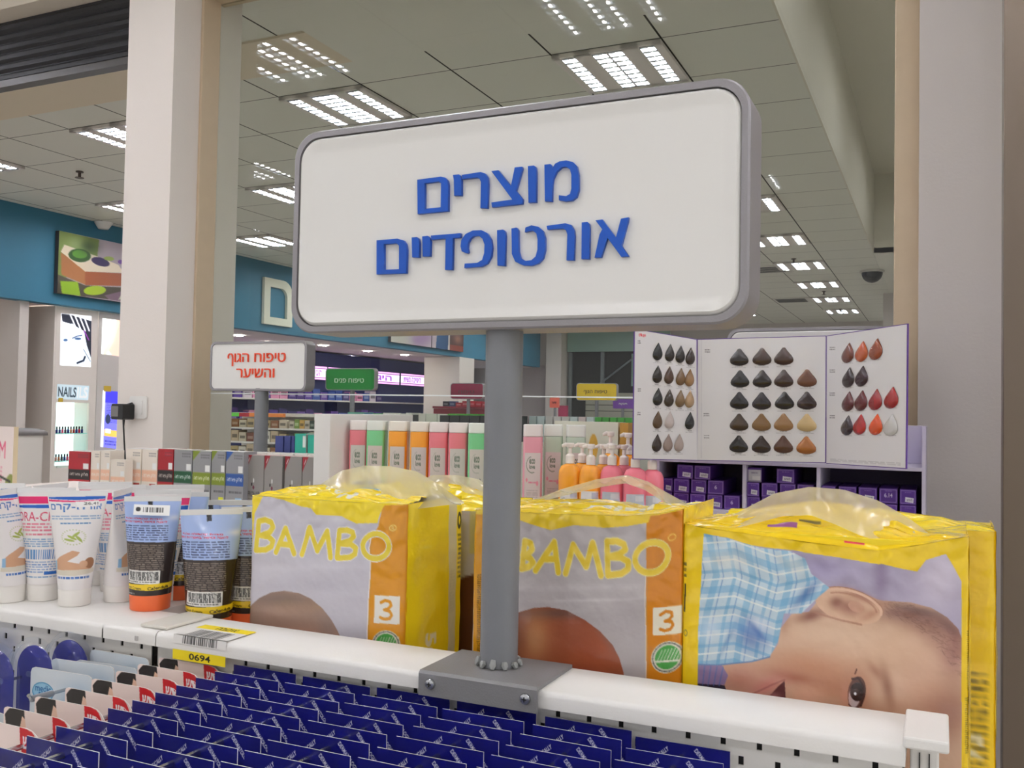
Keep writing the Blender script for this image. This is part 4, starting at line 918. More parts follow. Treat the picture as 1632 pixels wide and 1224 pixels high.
# eye and brow, the face lying on its side
p3.soft(725, 880, 56, 90, (170, 112, 86), alpha=.8); p3.ell(722, 880, 36, 70, (92, 56, 46), 8); p3.ell(714, 892, 24, 52, (196, 180, 182), 8); p3.ell(724, 876, 29, 40, (40, 24, 24), 0); p3.soft(722, 880, 20, 28, (74, 44, 36), alpha=.5); p3.ell(716, 884, 5, 6, (236, 236, 242)); p3.line([(704, 822), (728, 818), (748, 850), (752, 890), (738, 935)], 9, (60, 32, 28)); p3.line([(690, 930), (705, 945), (725, 942)], 6, (80, 46, 40)); p3.line([(715, 800), (722, 780)], 5, (90, 50, 40))
p3.soft(845, 860, 22, 90, (140, 92, 70), rot=-12, alpha=.75); p3.soft(800, 790, 50, 20, (160, 108, 84), rot=50, alpha=.6); p3.soft(675, 900, 22, 50, (214, 150, 128), alpha=.6)
# shirt
shirt = [(108, 250), (200, 262), (330, 292), (450, 296), (515, 320), (540, 385), (612, 440), (570, 480), (500, 555), (430, 560), (405, 680), (372, 745), (300, 768), (160, 790), (80, 792), (84, 640)]
p3.poly(shirt, (196, 216, 226))
def inside(pts, poly=shirt):
    return pts
sh_pic = p3
clipmask = np.zeros(p3.a.shape[:2], bool); rr = p3._mask(p3.tr(shirt)); clipmask[rr[0]] = rr[1]; keep = p3.a.copy()
for k in range(9):
    x = 50+k*74; p3.line([(x, 230), (x+34, 420), (x-10, 600), (x-40, 820)], 28 if k % 2 else 14, (104, 168, 208), .5); p3.line([(x+30, 230), (x+62, 420), (x+20, 600), (x-12, 820)], 5, (70, 120, 186), .45)
for k in range(8):
    y = 240+k*76; p3.line([(60, y+25), (230, y), (400, y+54), (640, y-14)], 26 if k % 2 else 12, (96, 162, 208), .45); p3.line([(60, y+58), (230, y+32), (400, y+84), (640, y+20)], 6, (240, 242, 236), .8)
p3.soft(200, 350, 110, 50, (232, 226, 214), alpha=.5); p3.soft(300, 660, 60, 70, (60, 90, 160), rot=-30, alpha=.6); p3.soft(330, 610, 40, 45, (228, 232, 240), alpha=.6); p3.soft(520, 470, 22, 90, (60, 96, 160), rot=40, alpha=.6); p3.soft(470, 350, 60, 36, (226, 220, 206), alpha=.5); p3.soft(130, 640, 50, 60, (224, 232, 240), alpha=.6)
p3.a = np.where(clipmask[..., None], p3.a, keep)
p3.soft(320, 640, 14, 60, (60, 96, 166), rot=-40, alpha=.6, clip=shirt); p3.soft(200, 690, 10, 80, (90, 130, 180), rot=25, alpha=.5, clip=shirt); p3.line([(372, 745), (300, 768), (160, 790), (80, 792)], 6, (90, 130, 180), .8)
p3.poly([(80, 795), (180, 790), (205, 830), (190, 870), (80, 880)], (142, 120, 160)); p3.poly([(80, 870), (190, 872), (200, 900), (80, 890)], (50, 44, 60))
for k in range(5): p3.line([(85+k*25, 796), (80+k*22, 875)], 5, (70, 110, 180), .5)
# border print
p3.rect(0, 200, 84, 1500, (248, 214, 40)) if False else None
p3.poly([(5, 200), (108, 200), (106, 260), (84, 640), (80, 1400), (5, 1400)], YE3); p3.poly([(1143, 440), (1260, 300), (1260, 1500), (1143, 1500)], YE3)
p3.poly([(100, 180), (1260, 180), (1260, 330), (1180, 450), (1140, 460), (1080, 345), (1000, 350), (965, 390), (900, 365), (820, 330), (600, 305), (480, 292), (380, 290), (300, 285), (180, 255), (108, 250)], YE3)
p3.small(1166, 676, 1214, 920, 30, (60, 56, 30), fill=.5); p3.small(1158, 945, 1210, 1172, 28, (60, 56, 30), fill=.5); p3.line([(30, 470), (26, 580)], 7, (50, 50, 40)); p3.small(20, 380, 36, 450, 3, (70, 66, 40)); p3.line(ellp(31, 668, 7, 12), 3, (130, 120, 60))
p3.text('56', [(1246, 815), (1246, 915), (1222, 915), (1222, 815)], (240, 232, 190), .03)
tp = Pic(200, 50, YE3); tp.rect(62, 34, 84, 38, (150, 80, 150)); tp.rect(84, 26, 100, 28, (90, 80, 50)); tp.soft(120, 30, 30, 10, (250, 230, 120), alpha=.5); tp.rect(118, 44, 132, 47, (220, 60, 90)); tp.rect(40, 14, 56, 17, (120, 100, 40))
rid = xz([(1095, 832), (1160, 822), (1230, 806), (1297, 800), (1350, 806), (1430, 826), (1480, 850), (1560, 860)], 1.085)
k3 = pack(X0, X1, PY, .165, PZ, 0, 0, p3, 'diaper pack with a large baby photo lying sideways, at the right end', Pic(60, 120, YE3), ft, rid, tp)
carry(k3, xz([(1130, 842), (1185, 812), (1235, 786), (1290, 776), (1345, 780), (1400, 798), (1455, 830), (1508, 872), (1512, 915)], 1.09), xz([(1148, 848), (1200, 836), (1245, 824), (1290, 822), (1330, 838), (1370, 855), (1420, 870), (1465, 885), (1500, 908)], 1.035), 1.045, 1.09, seed=3)
X0b = float(at(1150, 850, Y=1.215)[0]); X1b = float(at(1588, 850, Y=1.215)[0])
p3b = Pic(60, 120, YE3); p3b.small(50, 60, 58, 110, 16, (90, 80, 30)); p3b.text('56', [(57, 86), (57, 98), (51, 98), (51, 86)], (240, 232, 190), .03)
k3b = pack(X0b, X1b, 1.215, .15, PZ, 0, 0, p3b, 'yellow diaper pack behind the baby photo pack, its edge sticking out right', None, xz([(1150, 825), (1592, 848)], 1.215), xz([(1140, 830), (1160, 811), (1240, 812), (1400, 812), (1500, 825), (1600, 850)], 1.27))
# PART 5 ------------------------------------------------------------------ second gondola by the window
SH = 1.285
def slab_unit(name, x0, x1, y0, y1, ztop, label, m=M_WHITE, extra=None):
    t = MB(); t.box(x0, x1, y0+.03, y1, 0, ztop-.03); o = t.build(name, m, None, bevel=.002)
    t = MB(); t.box(x0, x1, y0, y1, ztop-.028, ztop); t.build('top_shelf', m, o, bevel=.002); tag(o, label, 'shelving unit'); return o
gb_ = slab_unit('low_gondola', -3.05, -1.50, 1.98, 2.44, SH, 'white low gondola under the grey and red hair product boxes', M_WHITE)
gb2 = slab_unit('low_gondola', -1.44, -.64, 2.02, 2.44, SH, 'white low gondola under the coloured soap bottles', M_WHITE)
t = MB(); zt_ = float(at(540, 660, Y=2.06)[2]); t.box(-1.496, -1.445, 2.02, 2.44, 0, zt_); o = t.build('end_panel', M_WHITE, None, bevel=.002); tag(o, 'tall white end panel between the grey boxes and the eco bottles', 'panel')
GR = (150, 150, 152)
def bx(name, px0, px1, py0, Y, d, pic, col, label, cat='box', group=None, z0=SH, side=None, top=None, m=None):
    a = at(px0, py0, Y=Y); b = at(px1, py0, Y=Y)
    o = carton(name, float(a[0]), float(b[0])-.0012, Y, Y+d, z0+.0002, float((a[2]+b[2])/2), pic, col, m or M_PRINT, None, side, top); tag(o, label, cat, group); return o
def pharma(main, band, txt, tri=None, label=(240, 240, 240), W=46, H=90, lab2=None):
    p = Pic(W, H, main); p.small(W*.45, 5, W-4, 12, 2, (70, 70, 74), alpha=.5)
    if tri: p.poly([(0, 0), (W*.42, 0), (0, H*.16)], tri)
    p.rect(0, H*.34, W, H*.52, band); p.text(heb('מלוק פארמה'), (4, H*.39, W-4, H*.47), txt, .02)
    p.rect(W*.68, H*.22, W*.94, H*.32, (238, 238, 236)); p.small(W*.2, H*.6, W*.9, H*.66, 1, (50, 50, 54), .6)
    if lab2: p.rect(W*.55, H*.7, W*.9, H*.75, lab2)
    return p
RED = (168, 28, 40); PEA = (238, 190, 160); CRM = (234, 224, 212)
pr_ = pharma(RED, (40, 30, 30), (225, 215, 205)); pr_.rect(0, 50, 46, 52, (200, 160, 90), .6)
pw = pharma(CRM, PEA, (245, 240, 235)); pw.rect(24, 50, 42, 56, (170, 60, 50))
specs = [('shampoo_box', 110, 144, 719.5, pr_, RED, 'red shampoo box with black band, leftmost of its row', None),
         ('shampoo_box', 145.5, 160, 718.6, pw, CRM, 'narrow peach and white box right of the leftmost red box', None),
         ('shampoo_box', 161, 176, 718, pw, CRM, 'peach and white box behind the short one', None),
         ('shampoo_box', 201.5, 226, 715.6, pw, CRM, 'tall cream box with peach band below the black adapter', None),
         ('shampoo_box', 227, 251.5, 716.8, pw, CRM, 'tall cream box with peach band, beside the tall red box', None),
         ('shampoo_box', 252.5, 277, 715.5, pr_, RED, 'tall red box with black band in the middle of the row', None),
         ('shampoo_box', 278, 307, 717, pharma(GR, (24, 84, 52), (225, 230, 225)), GR, 'grey box with dark green band', None),
         ('shampoo_box', 308, 337, 719, pharma(GR, (128, 146, 40), (230, 232, 200), (128, 146, 40), lab2=(210, 210, 40)), GR, 'grey box with olive band and corner, beside the dark green one', None),
         ('shampoo_box', 338, 360, 719, pharma(GR, (128, 146, 40), (230, 232, 200), (128, 146, 40), lab2=(210, 210, 40)), GR, 'grey box with olive band beside the blue banded one', None),
         ('shampoo_box', 361, 389.5, 720, pharma(GR, (48, 88, 160), (230, 232, 240), (48, 88, 160), lab2=(150, 190, 220)), GR, 'grey box with blue band and blue corner', None)]
for nm, a, b, y, p, c, lb, s_ in specs: bx(nm, a, b, y, 2.10, .055, p, c, lb, 'box', 'hair treatment boxes', top=(232, 230, 226))
bx('shampoo_box', 177, 200, 733, 2.06, .03, pw, CRM, 'short cream box standing in front of the peach boxes', 'box', 'hair treatment boxes')
ph = Pic(50, 82, (148, 144, 140)); ph.poly([(0, 0), (17, 0), (0, 20)], (150, 30, 44)); ph.line([(5, 10), (10, 4)], 1.5, (225, 215, 210)); ph.ell(17, 38, 2.2, 2.2, (50, 40, 44)); ph.ell(22, 42, 2.4, 2.6, (110, 30, 60)); ph.ell(22, 33, 1.6, 3, (235, 235, 235))
ph.text('PROHAIR', (7, 47, 40, 54), (60, 56, 54), .015); ph.small(8, 56, 40, 58, 1, (80, 76, 74), .6); ph.small(3, 72, 46, 76, 1, (70, 66, 64), .8)
sdp = Pic(40, 80, (148, 144, 140))
for i, (a, b) in enumerate([(393, 421.5), (422, 451), (454.5, 482), (482.5, 511)]):
    bx('prohair_box', a, b, 725.5+i*1.1, 2.12, .06, ph, (148, 144, 140), 'grey hair care box with red corner, %s of the four from the left' % ORD[i], 'box', 'grey boxes with red corners', top=(214, 190, 186))
for i in range(14):          # rows behind, white lids showing
    a = 205+i*22; p_ = Pic(20, 30, (226, 222, 216)); p_.small(3, 6, 17, 12, 2, (120, 110, 110))
    o = bx('shampoo_box', a, a+21, 714.5+i*.75, 2.165+(.0 if i % 2 else .004), .05, p_, (228, 226, 220), 'pale box lid showing behind the front row, %s from the left' % (ORD[i] if i < 13 else 'last'), 'box', 'pale boxes behind the front row', top=(236, 234, 230))
pbz = Pic(30, 50, (56, 66, 128)); pbz.small(4, 22, 26, 26, 1, (110, 120, 180))
for i, (a, b) in enumerate([(439, 452), (453.5, 463.5), (465, 470)]): bx('blue_box', a, b, 695, 2.235, .05, pbz, (56, 66, 128), 'dark blue box behind the pale ones, %s from the left' % ORD[i], 'box', 'dark blue boxes')
ptl = Pic(40, 60, (40, 166, 142)); ptl.rect(28, 2, 38, 10, (214, 222, 216)); ptl.small(8, 24, 32, 28, 1, (20, 90, 80))
for i, (a, b, y) in enumerate([(470.5, 488.5, 691.5), (491, 507, 693.5)]): bx('teal_box', a, b, y, 2.215, .07, ptl, (40, 166, 142), 'teal box behind the grey ones, the %s' % ('left one' if i == 0 else 'one nearest the white end panel'), 'box', 'teal boxes', side=(170, 176, 170))
bx('teal_box', 508.5, 520, 694, 2.25, .06, Pic(20, 40, (176, 184, 178)), (90, 180, 165), 'grey-green box end beside the white panel', 'box')
# eco bottles
def bottle_body(w, d, h, r, col_pic, label_pic, cap_h, capcol):
    root = bpy.data.objects.new('soap_bottle', None); COL.objects.link(root); root.empty_display_size = .02
    out = rrect(w, d, r, 5); t = MB(); t.prism([(a, b) for a, b in out], 0, h-cap_h, axis='z'); t.build('bottle_body', col_pic, root, smooth=True)
    t = MB(); t.prism([(a*.985, b*.985) for a, b in out], h-cap_h+.0005, h, axis='z'); t.build('cap', capcol, root, smooth=True, bevel=.0015)
    painted_mesh('label', lambda u, v: (-w*.40+w*.80*u, -d/2-.0006+0*u, (h-cap_h)*.84*(1-v)+.002), label_pic, M_PRINT, root, smooth=False); return root
lbp = Pic(40, 90, (214, 206, 198)); lbp.text('eco', (12, 8, 26, 14), (50, 76, 50), .01); lbp.text('love', (12, 15, 26, 20), (50, 76, 50), .01); lbp.line(ellp(19, 15, 14, 10)[4:16], .6, (130, 140, 120), .7); lbp.ell(7, 42, 4, 4, (150, 170, 215)); lbp.ell(33, 46, 5, 5, (130, 160, 220)); lbp.small(10, 40, 30, 46, 1, (90, 110, 180)); lbp.small(8, 50, 32, 62, 4, (150, 144, 140)); lbp.ell(28, 32, 1.5, 1.5, (90, 80, 80))
lbk = Pic(40, 110, (226, 214, 212)); lbk.text('eco', (12, 8, 26, 14), (50, 76, 50), .01); lbk.text('love', (12, 15, 26, 20), (50, 76, 50), .01); lbk.line(ellp(19, 15, 14, 10)[4:16], 1, (110, 120, 100)); lbk.ell(6, 34, 2.5, 2.5, (236, 150, 170)); lbk.ell(32, 38, 3, 3, (236, 150, 170)); lbk.small(10, 36, 30, 40, 1, (226, 90, 130)); lbk.small(6, 46, 34, 60, 5, (170, 160, 160)); lbk.poly([(8, 78), (32, 78), (28, 88), (12, 88)], (236, 60, 140)); lbk.ell(12, 70, 1.5, 1.5, (226, 60, 120)); lbk.ell(30, 66, 1.5, 1.5, (226, 60, 120))
def soapmat(n, c): return mat('soap_'+n, c, .25, coat=.3, emit=0)
frost = lambda n, c: mat('cap_'+n, c, .35)
cols = {'pink': ((240, 130, 140), (246, 238, 234)), 'green': ((128, 214, 150), (240, 244, 236)), 'orange': ((252, 168, 48), (246, 240, 228)), 'pale pink': ((242, 168, 184), (244, 236, 234)), 'pale green': ((206, 226, 206), (240, 244, 238))}
bspec = [(575, 'pink', lbp), (602, 'green', lbp), (637, 'orange', lbp), (671, 'orange', lbp), (701, 'pink', lbp), (732, 'pink', lbp), (763, 'green', lbp), (793, 'green', lbp), (850, 'pale pink', lbk), (882, 'pale green', lbk), (918, 'pale green', lbk)]
protoB = {}
cntB = {}
zt_ = float(at(700, 673, Y=2.12)[2]); hB = zt_-SH
where = {0: 'beside the white end panel', 1: 'second from the end panel', 2: 'left of its orange twin', 3: 'right of its orange twin', 4: 'right of the orange pair', 5: 'second right of the orange pair', 6: 'just left of the sign pole', 7: 'behind the sign pole', 8: 'just right of the sign pole', 9: 'second right of the sign pole', 10: 'beside the cream cardboard box'}
for i, (px, cn, lb) in enumerate(bspec):
    if cn not in protoB:
        protoB[cn] = o = bottle_body(.0478, .066, hB, .007, soapmat(cn.replace(' ', '_'), cols[cn][0]), lb, .026 if i < 8 else .03, frost(cn.replace(' ', '_'), cols[cn][1]))
    else: o = copy_tree(protoB[cn])
    yb_ = 2.12 if i < 9 else 2.20; p = at(px, 673, Y=yb_); o.location = (p[0], yb_, SH+.0003); o.rotation_euler = (0, 0, math.radians(23))
    tag(o, '%s square soap bottle with frosted top, %s' % (cn, where[i]), 'soap bottle', 'square soap bottles')
# pump bottles
def pump_bottle(colm, lab, h=.128):
    root = bpy.data.objects.new('pump_bottle', None); COL.objects.link(root); root.empty_display_size = .02
    t = MB(); prof = [(.0, 0), (.024, .001), (.026, .006), (.027, .102), (.026, .110), (.021, .1165), (.012, .1195), (.010, .120)]
    t.lathe(prof, 28); t.v = [(a*1.05, b*.8, c) for a, b, c in t.v]; t.build('bottle_body', colm, root, smooth=True)
    t = MB(); t.lathe([(.0112, .1203), (.0112, .131), (.009, .133), (.0045, .134), (.0045, .140)], 20); t.build('pump_collar', M_PUMP, root, smooth=True)
    t = MB(); t.lathe([(.0045, .1403), (.0045, .142), (.0095, .143), (.0105, .1475), (.009, .149)], 18); t.tube([(0, 0, .146), (-.012, -.004, .1465), (-.020, -.007, .1445)], [.003, .0028, .0022], 8); t.build('pump_head', M_PUMP, root, smooth=True)
    def pos(u, v):
        th = (u-.5)*1.9; return .0262*1.05*np.sin(th), -.0262*.8*np.cos(th)-.0006, .084-.076*v
    painted_mesh('label', pos, lab, M_PRINT, root); return root
M_PUMP = mat('pump_plastic', (246, 238, 230), .3)
pl1 = Pic(40, 60, (236, 232, 230)); pl1.text('eco', (8, 12, 24, 18), (40, 60, 40), .03); pl1.text('love', (8, 19, 24, 25), (40, 60, 40), .03); pl1.line(ellp(16, 18, 13, 9)[4:16], 1, (110, 120, 100)); pl1.rect(24, 2, 38, 9, (190, 190, 206)); pl1.ell(7, 34, 4, 5, (150, 150, 200)); pl1.ell(33, 28, 2, 2, (150, 120, 160)); pl1.ell(26, 48, 3, 2, (200, 130, 190)); pl1.small(10, 38, 30, 46, 2, (120, 110, 150))
pl2 = Pic(40, 60, (196, 200, 210)); pl2.text('eco', (8, 12, 24, 18), (40, 60, 40), .03); pl2.text('love', (8, 19, 24, 25), (40, 60, 40), .03); pl2.rect(20, 2, 36, 8, (226, 226, 232)); pl2.small(6, 28, 34, 52, 8, (110, 116, 130)); pl2.ell(33, 26, 1.5, 1.5, (130, 100, 140))
pumps = {'orange': pump_bottle(soapmat('orange', 0), pl1), 'pink': pump_bottle(mat('soap_rose', (246, 128, 146), .22, coat=.3), pl2)}
usedp = set()
for px, py, Y, cn, lb, sc_ in [(909, 706, 2.03, 'orange', 'orange pump soap bottle, leftmost of the pump bottles', 1), (942, 708, 2.03, 'orange', 'orange pump soap bottle, second from the left', 1), (976, 708, 2.03, 'pink', 'pink pump soap bottle next to the orange ones', 1), (1013, 712, 2.03, 'pink', 'pink pump soap bottle half under the colour chart', 1), (1040, 716, 2.05, 'pink', 'pink pump soap bottle at the shelf end', 1),
                         (928, 706, 2.095, 'orange', 'orange pump bottle in the second row between the front two', 1), (962, 708, 2.095, 'orange', 'orange pump bottle behind the first pink one', 1), (995, 709, 2.095, 'pink', 'pink pump bottle in the second row', 1), (973, 688, 2.17, 'orange', 'taller standing pump bottle at the back, left one', 1.1), (1001, 690, 2.17, 'orange', 'taller standing pump bottle at the back by the colour chart', 1.1)]:
    o = pumps[cn] if cn not in usedp else copy_tree(pumps[cn]); usedp.add(cn); p = at(px, py, Y=Y); s_ = (p[2]-SH)/.149
    o.location = (p[0], Y, SH+.0003); o.scale = (.93, .88, s_); o.rotation_euler = (0, 0, math.radians(random.uniform(10, 25))); tag(o, lb, 'pump bottle', 'pump soap bottles')
pc = Pic(100, 60, (226, 224, 208)); pc.ell(62, 14, 7, 7, (230, 180, 80)); pc.small(74, 14, 92, 20, 1, (120, 120, 116)); pc.small(62, 30, 92, 50, 5, (170, 168, 160))
bx('cardboard_display', 884, 986, 672, 2.33, .06, pc, (226, 224, 208), 'cream cardboard box behind the pump bottles', 'box')
pc = Pic(30, 50, (196, 146, 62)); pc.rect(10, 12, 22, 20, (222, 222, 220)); bx('cardboard_display', 988, 1002, 674, 2.325, .05, pc, (196, 146, 62), 'brown upright box strip beside the cream cardboard box', 'box')
# purple hair dye shelf
PV = (84, 44, 140)
sx0, sx1, sf, stp = -.612, -.036, 1.381, 1.486
su = empty('hair_dye_shelf', ((sx0+sx1)/2, 2.30, 0), 0, 'pale lilac shelf unit with three bays of purple boxes', 'shelf unit')
M_LIL = mat('lilac_laminate', (206, 200, 220), .45); M_LILD = mat('dark_violet_back', (84, 72, 110), .6)
def sb(n, a, b, c, d, e, f, m): t = MB(); t.box(*local(su, a, b, c, d, e, f)); return t.build(n, m, su, bevel=.0008)
sb('shelf_board', sx0, sx1, 2.19, 2.40, sf-.012, sf, M_LIL); sb('top_board', sx0, sx1, 2.19, 2.40, stp+.002, stp+.010, M_LIL); sb('back_panel', sx0, sx1, 2.40, 2.41, .1, stp+.002, M_LILD)
sb('side_panel', sx0-.012, sx0, 2.19, 2.41, 0, stp+.010, M_LIL); sb('side_panel', sx1, sx1+.008, 2.19, 2.41, 0, 1.585, M_LIL); sb('cabinet_body', sx0, sx1, 2.20, 2.40, 0, sf-.06, M_LIL)
for px in (1187, 1305): x = float(at(px, 760, Y=2.2)[0]); sb('divider', x-.004, x+.004, 2.192, 2.40, sf, stp+.002, M_LIL)
sb('header_panel', -.15, sx1, 2.39, 2.40, stp+.010, 1.585, M_LIL)
dy = Pic(40, 32, PV); dy.line([(3, 3), (37, 3), (37, 29), (3, 29)], 1.1, (176, 158, 214), closed=True); dy.text('6', (17, 11, 23, 20), (206, 196, 230), .02); dy.small(13, 6, 28, 9, 1, (170, 150, 210))
dy2 = Pic(40, 32, PV); dy2.line([(3, 3), (37, 3), (37, 29), (3, 29)], 1.1, (176, 158, 214), closed=True); dy2.poly([(14, 16), (34, 18), (33, 28), (13, 26)], (222, 222, 228)); dy2.small(17, 20, 31, 25, 2, (90, 80, 110)); dy2.small(13, 6, 28, 9, 1, (170, 150, 210))
dy3 = Pic(40, 32, (206, 206, 214)); dy3.rect(0, 0, 40, 5, PV); dy3.line([(2, 2), (38, 2), (38, 30), (2, 30)], 1, PV, closed=True); dy3.small(10, 10, 30, 16, 1, (130, 120, 150)); dy3.rect(14, 19, 36, 27, (230, 230, 234))
dy4 = Pic(40, 32, PV); dy4.line([(3, 3), (37, 3), (37, 29), (3, 29)], 1.1, (176, 158, 214), closed=True); dy4.text('6.14', (11, 10, 29, 19), (206, 196, 230), .02); dy4.small(13, 5, 28, 8, 1, (170, 150, 210))
rows = {0: [(1054, 1070), (1072, 1097), (1099, 1124), (1126, 1151), (1153, 1179), (1190, 1211), (1213, 1240), (1243, 1268), (1271, 1297), (1309, 1332), (1336, 1365), (1368, 1398), (1403, 1431), (1434, 1461)],
        1: [(1054, 1071), (1073, 1098), (1100, 1125), (1127, 1153), (1190, 1210), (1213, 1239), (1242, 1268), (1270, 1297), (1309, 1332), (1336, 1365), (1368, 1398), (1401, 1431), (1434, 1461)],
        2: [(1078, 1104), (1105.5, 1132), (1190, 1213), (1237, 1266)]}
lv = ['bottom', 'middle', 'top']; hb_ = .0335
for r_, lst in rows.items():
    cnt = {}
    for i, (a, b) in enumerate(lst):
        xa, xb = float(at(a, 780, Y=2.2)[0]), float(at(b, 780, Y=2.2)[0]); bay = 'left' if b < 1187 else ('middle' if b < 1305 else 'last'); cnt[bay] = cnt.get(bay, 0)+1
        pic = dy3 if (r_, i) == (2, 2) else (dy4 if (r_, i) == (1, 11) else (dy if (i+r_) % 4 == 0 else dy2))
        o = carton('hair_dye_box', xa, xb-.0012, 2.205+random.uniform(0, .006), 2.36, sf+.0004+hb_*r_, sf+hb_*(r_+1)-.0006, pic, PV)
        tag(o, 'purple hair dye box, %s in the %s layer of the %s bay' % (ORD[cnt[bay]-1], lv[r_], bay), 'box', 'purple hair dye boxes')
# hair colour chart
ch_ = empty('hair_colour_chart', (-.366, 2.10, 1.5), 0, 'folding hair colour chart with swatch rows standing on the purple shelf', 'colour chart')
def plane3(a, b, y_a, y_b):
    """vertical panel between two plan points; returns a function (px,py)->point on it"""
    A = np.array([a, y_a]); B = np.array([b, y_b]); d = B-A; nrm = np.array([-d[1], d[0]])
    def f(px, py, off=0.0):
        r = CF+CR*(px-816)/F_PX-CU*(py-612)/F_PX; A2 = A-nrm/np.hypot(*nrm)*off
        t = (A2@nrm)/(r[:2]@nrm); return EYE+r*t
    return f, nrm/np.hypot(*nrm), d/np.hypot(*d)
hL, hR = -.4995, -.231
panels = {'left_wing': ((-.6145, 1.9875), (hL, 2.10), [(1012, 525), (1110, 541.5), (1111, 733), (1009.5, 731)]),
          'centre_panel': ((hL, 2.10), (hR, 2.10), [(1112, 541.5), (1316, 536), (1315, 737), (1111, 733)]),
          'right_wing': ((hR, 2.10), (-.0575, 1.84), [(1318, 536), (1445.5, 517), (1443, 746), (1317, 738)])}
Wc = (222, 220, 222)
SWL = [(165, 205, (20, 22, 24)), (230, 212, (38, 32, 30)), (287, 220, (34, 28, 26)), (341, 230, (52, 38, 32)),
       (163, 328, (38, 28, 22)), (226, 333, (74, 50, 34)), (289, 342, (112, 84, 52)), (337, 347, (146, 110, 72)),
       (165, 450, (20, 20, 20)), (226, 457, (58, 46, 34)), (286, 460, (120, 94, 62)), (337, 462, (168, 138, 104)),
       (164, 575, (92, 68, 46)), (228, 576, (200, 188, 186)), (338, 580, (24, 28, 32)),
       (160, 700, (52, 36, 30)), (220, 700, (148, 128, 118)), (280, 700, (176, 160, 154))]
SWC = [(606, 235, (36, 28, 24)), (729, 232, (62, 42, 32)), (847, 230, (66, 42, 32)),
       (610, 353, (24, 22, 20)), (730, 352, (32, 22, 20)), (847, 350, (54, 32, 24)), (973, 348, (104, 62, 38)),
       (606, 470, (22, 18, 20)), (727, 472, (30, 16, 20)), (851, 470, (28, 20, 20)), (972, 470, (42, 20, 20)),
       (605, 588, (60, 42, 26)), (726, 588, (122, 90, 52)), (846, 588, (150, 112, 72)), (972, 590, (206, 178, 128)),
       (603, 706, (24, 18, 16)), (725, 708, (44, 26, 20)), (845, 708, (84, 48, 28)), (969, 712, (170, 104, 44))]
SWR = [(1196, 212, (104, 46, 28)), (1271, 204, (186, 84, 28)), (1348, 192, (140, 62, 26)), (1199, 345, (40, 18, 26)), (1271, 338, (48, 16, 28)),
       (1197, 475, (90, 22, 30)), (1268, 470, (98, 20, 26)), (1346, 465, (150, 20, 26)), (1432, 455, (156, 22, 20)),
       (1192, 605, (40, 20, 34)), (1260, 600, (172, 16, 22)), (1348, 600, (220, 80, 20)), (1428, 603, (206, 206, 208))]
sw_m = mat('hair_strand', (100, 70, 50), .17, objcol=True, coat=.5)
nt = sw_m.node_tree; wv = nt.nodes.new('ShaderNodeTexWave'); wv.inputs['Scale'].default_value = 260; wv.inputs['Distortion'].default_value = 3; co = nt.nodes.new('ShaderNodeTexCoord'); nt.links.new(co.outputs['Object'], wv.inputs['Vector'])
bmp = nt.nodes.new('ShaderNodeBump'); bmp.inputs['Strength'].default_value = .35; bmp.inputs['Distance'].default_value = .001; nt.links.new(wv.outputs['Fac'], bmp.inputs['Height']); nt.links.new(bmp.outputs['Normal'], nt.nodes['Principled BSDF'].inputs['Normal'])
def swatch_mesh(w, h, skew=0.0):
    """drop-shaped loop of hair: pointed top, round base, domed"""
    T = ([(-1, 0), (-.97, .34), (-.88, .66), (-.7, .92), (-.45, 1), (-.2, .96), (.1, .78), (.4, .54), (.7, .32), (.86, .22), (.96, .14), (1, 0)] if skew == 0 else
         [(-1, 0), (-.95, .36), (-.82, .68), (-.6, .92), (-.35, 1), (-.05, .93), (.25, .74), (.55, .46), (.8, .22), (.95, .09), (1, 0)])
    out = [(w_, z_) for z_, w_ in T]+[(-w_, z_) for z_, w_ in T[::-1][1:-1]]
    V = []; F = []; nr, na = 5, len(out)
    for j in range(nr+1):
        s_ = 1-j/nr
        for x, z in out: V.append((x*w/2*s_+skew*z*w*.5*s_, -.0055*math.sqrt(max(0, 1-s_*s_))-.0004, z*h/2*s_-(h*.08)*(1-s_)))
    for j in range(nr):
        for k in range(na): k2 = (k+1) % na; F.append((j*na+k, j*na+k2, (j+1)*na+k2, (j+1)*na+k))
    me = bpy.data.meshes.new('hair_swatch'); me.from_pydata(V, [], F); me.polygons.foreach_set('use_smooth', [True]*len(F)); me.update(); me.materials.append(sw_m); return me
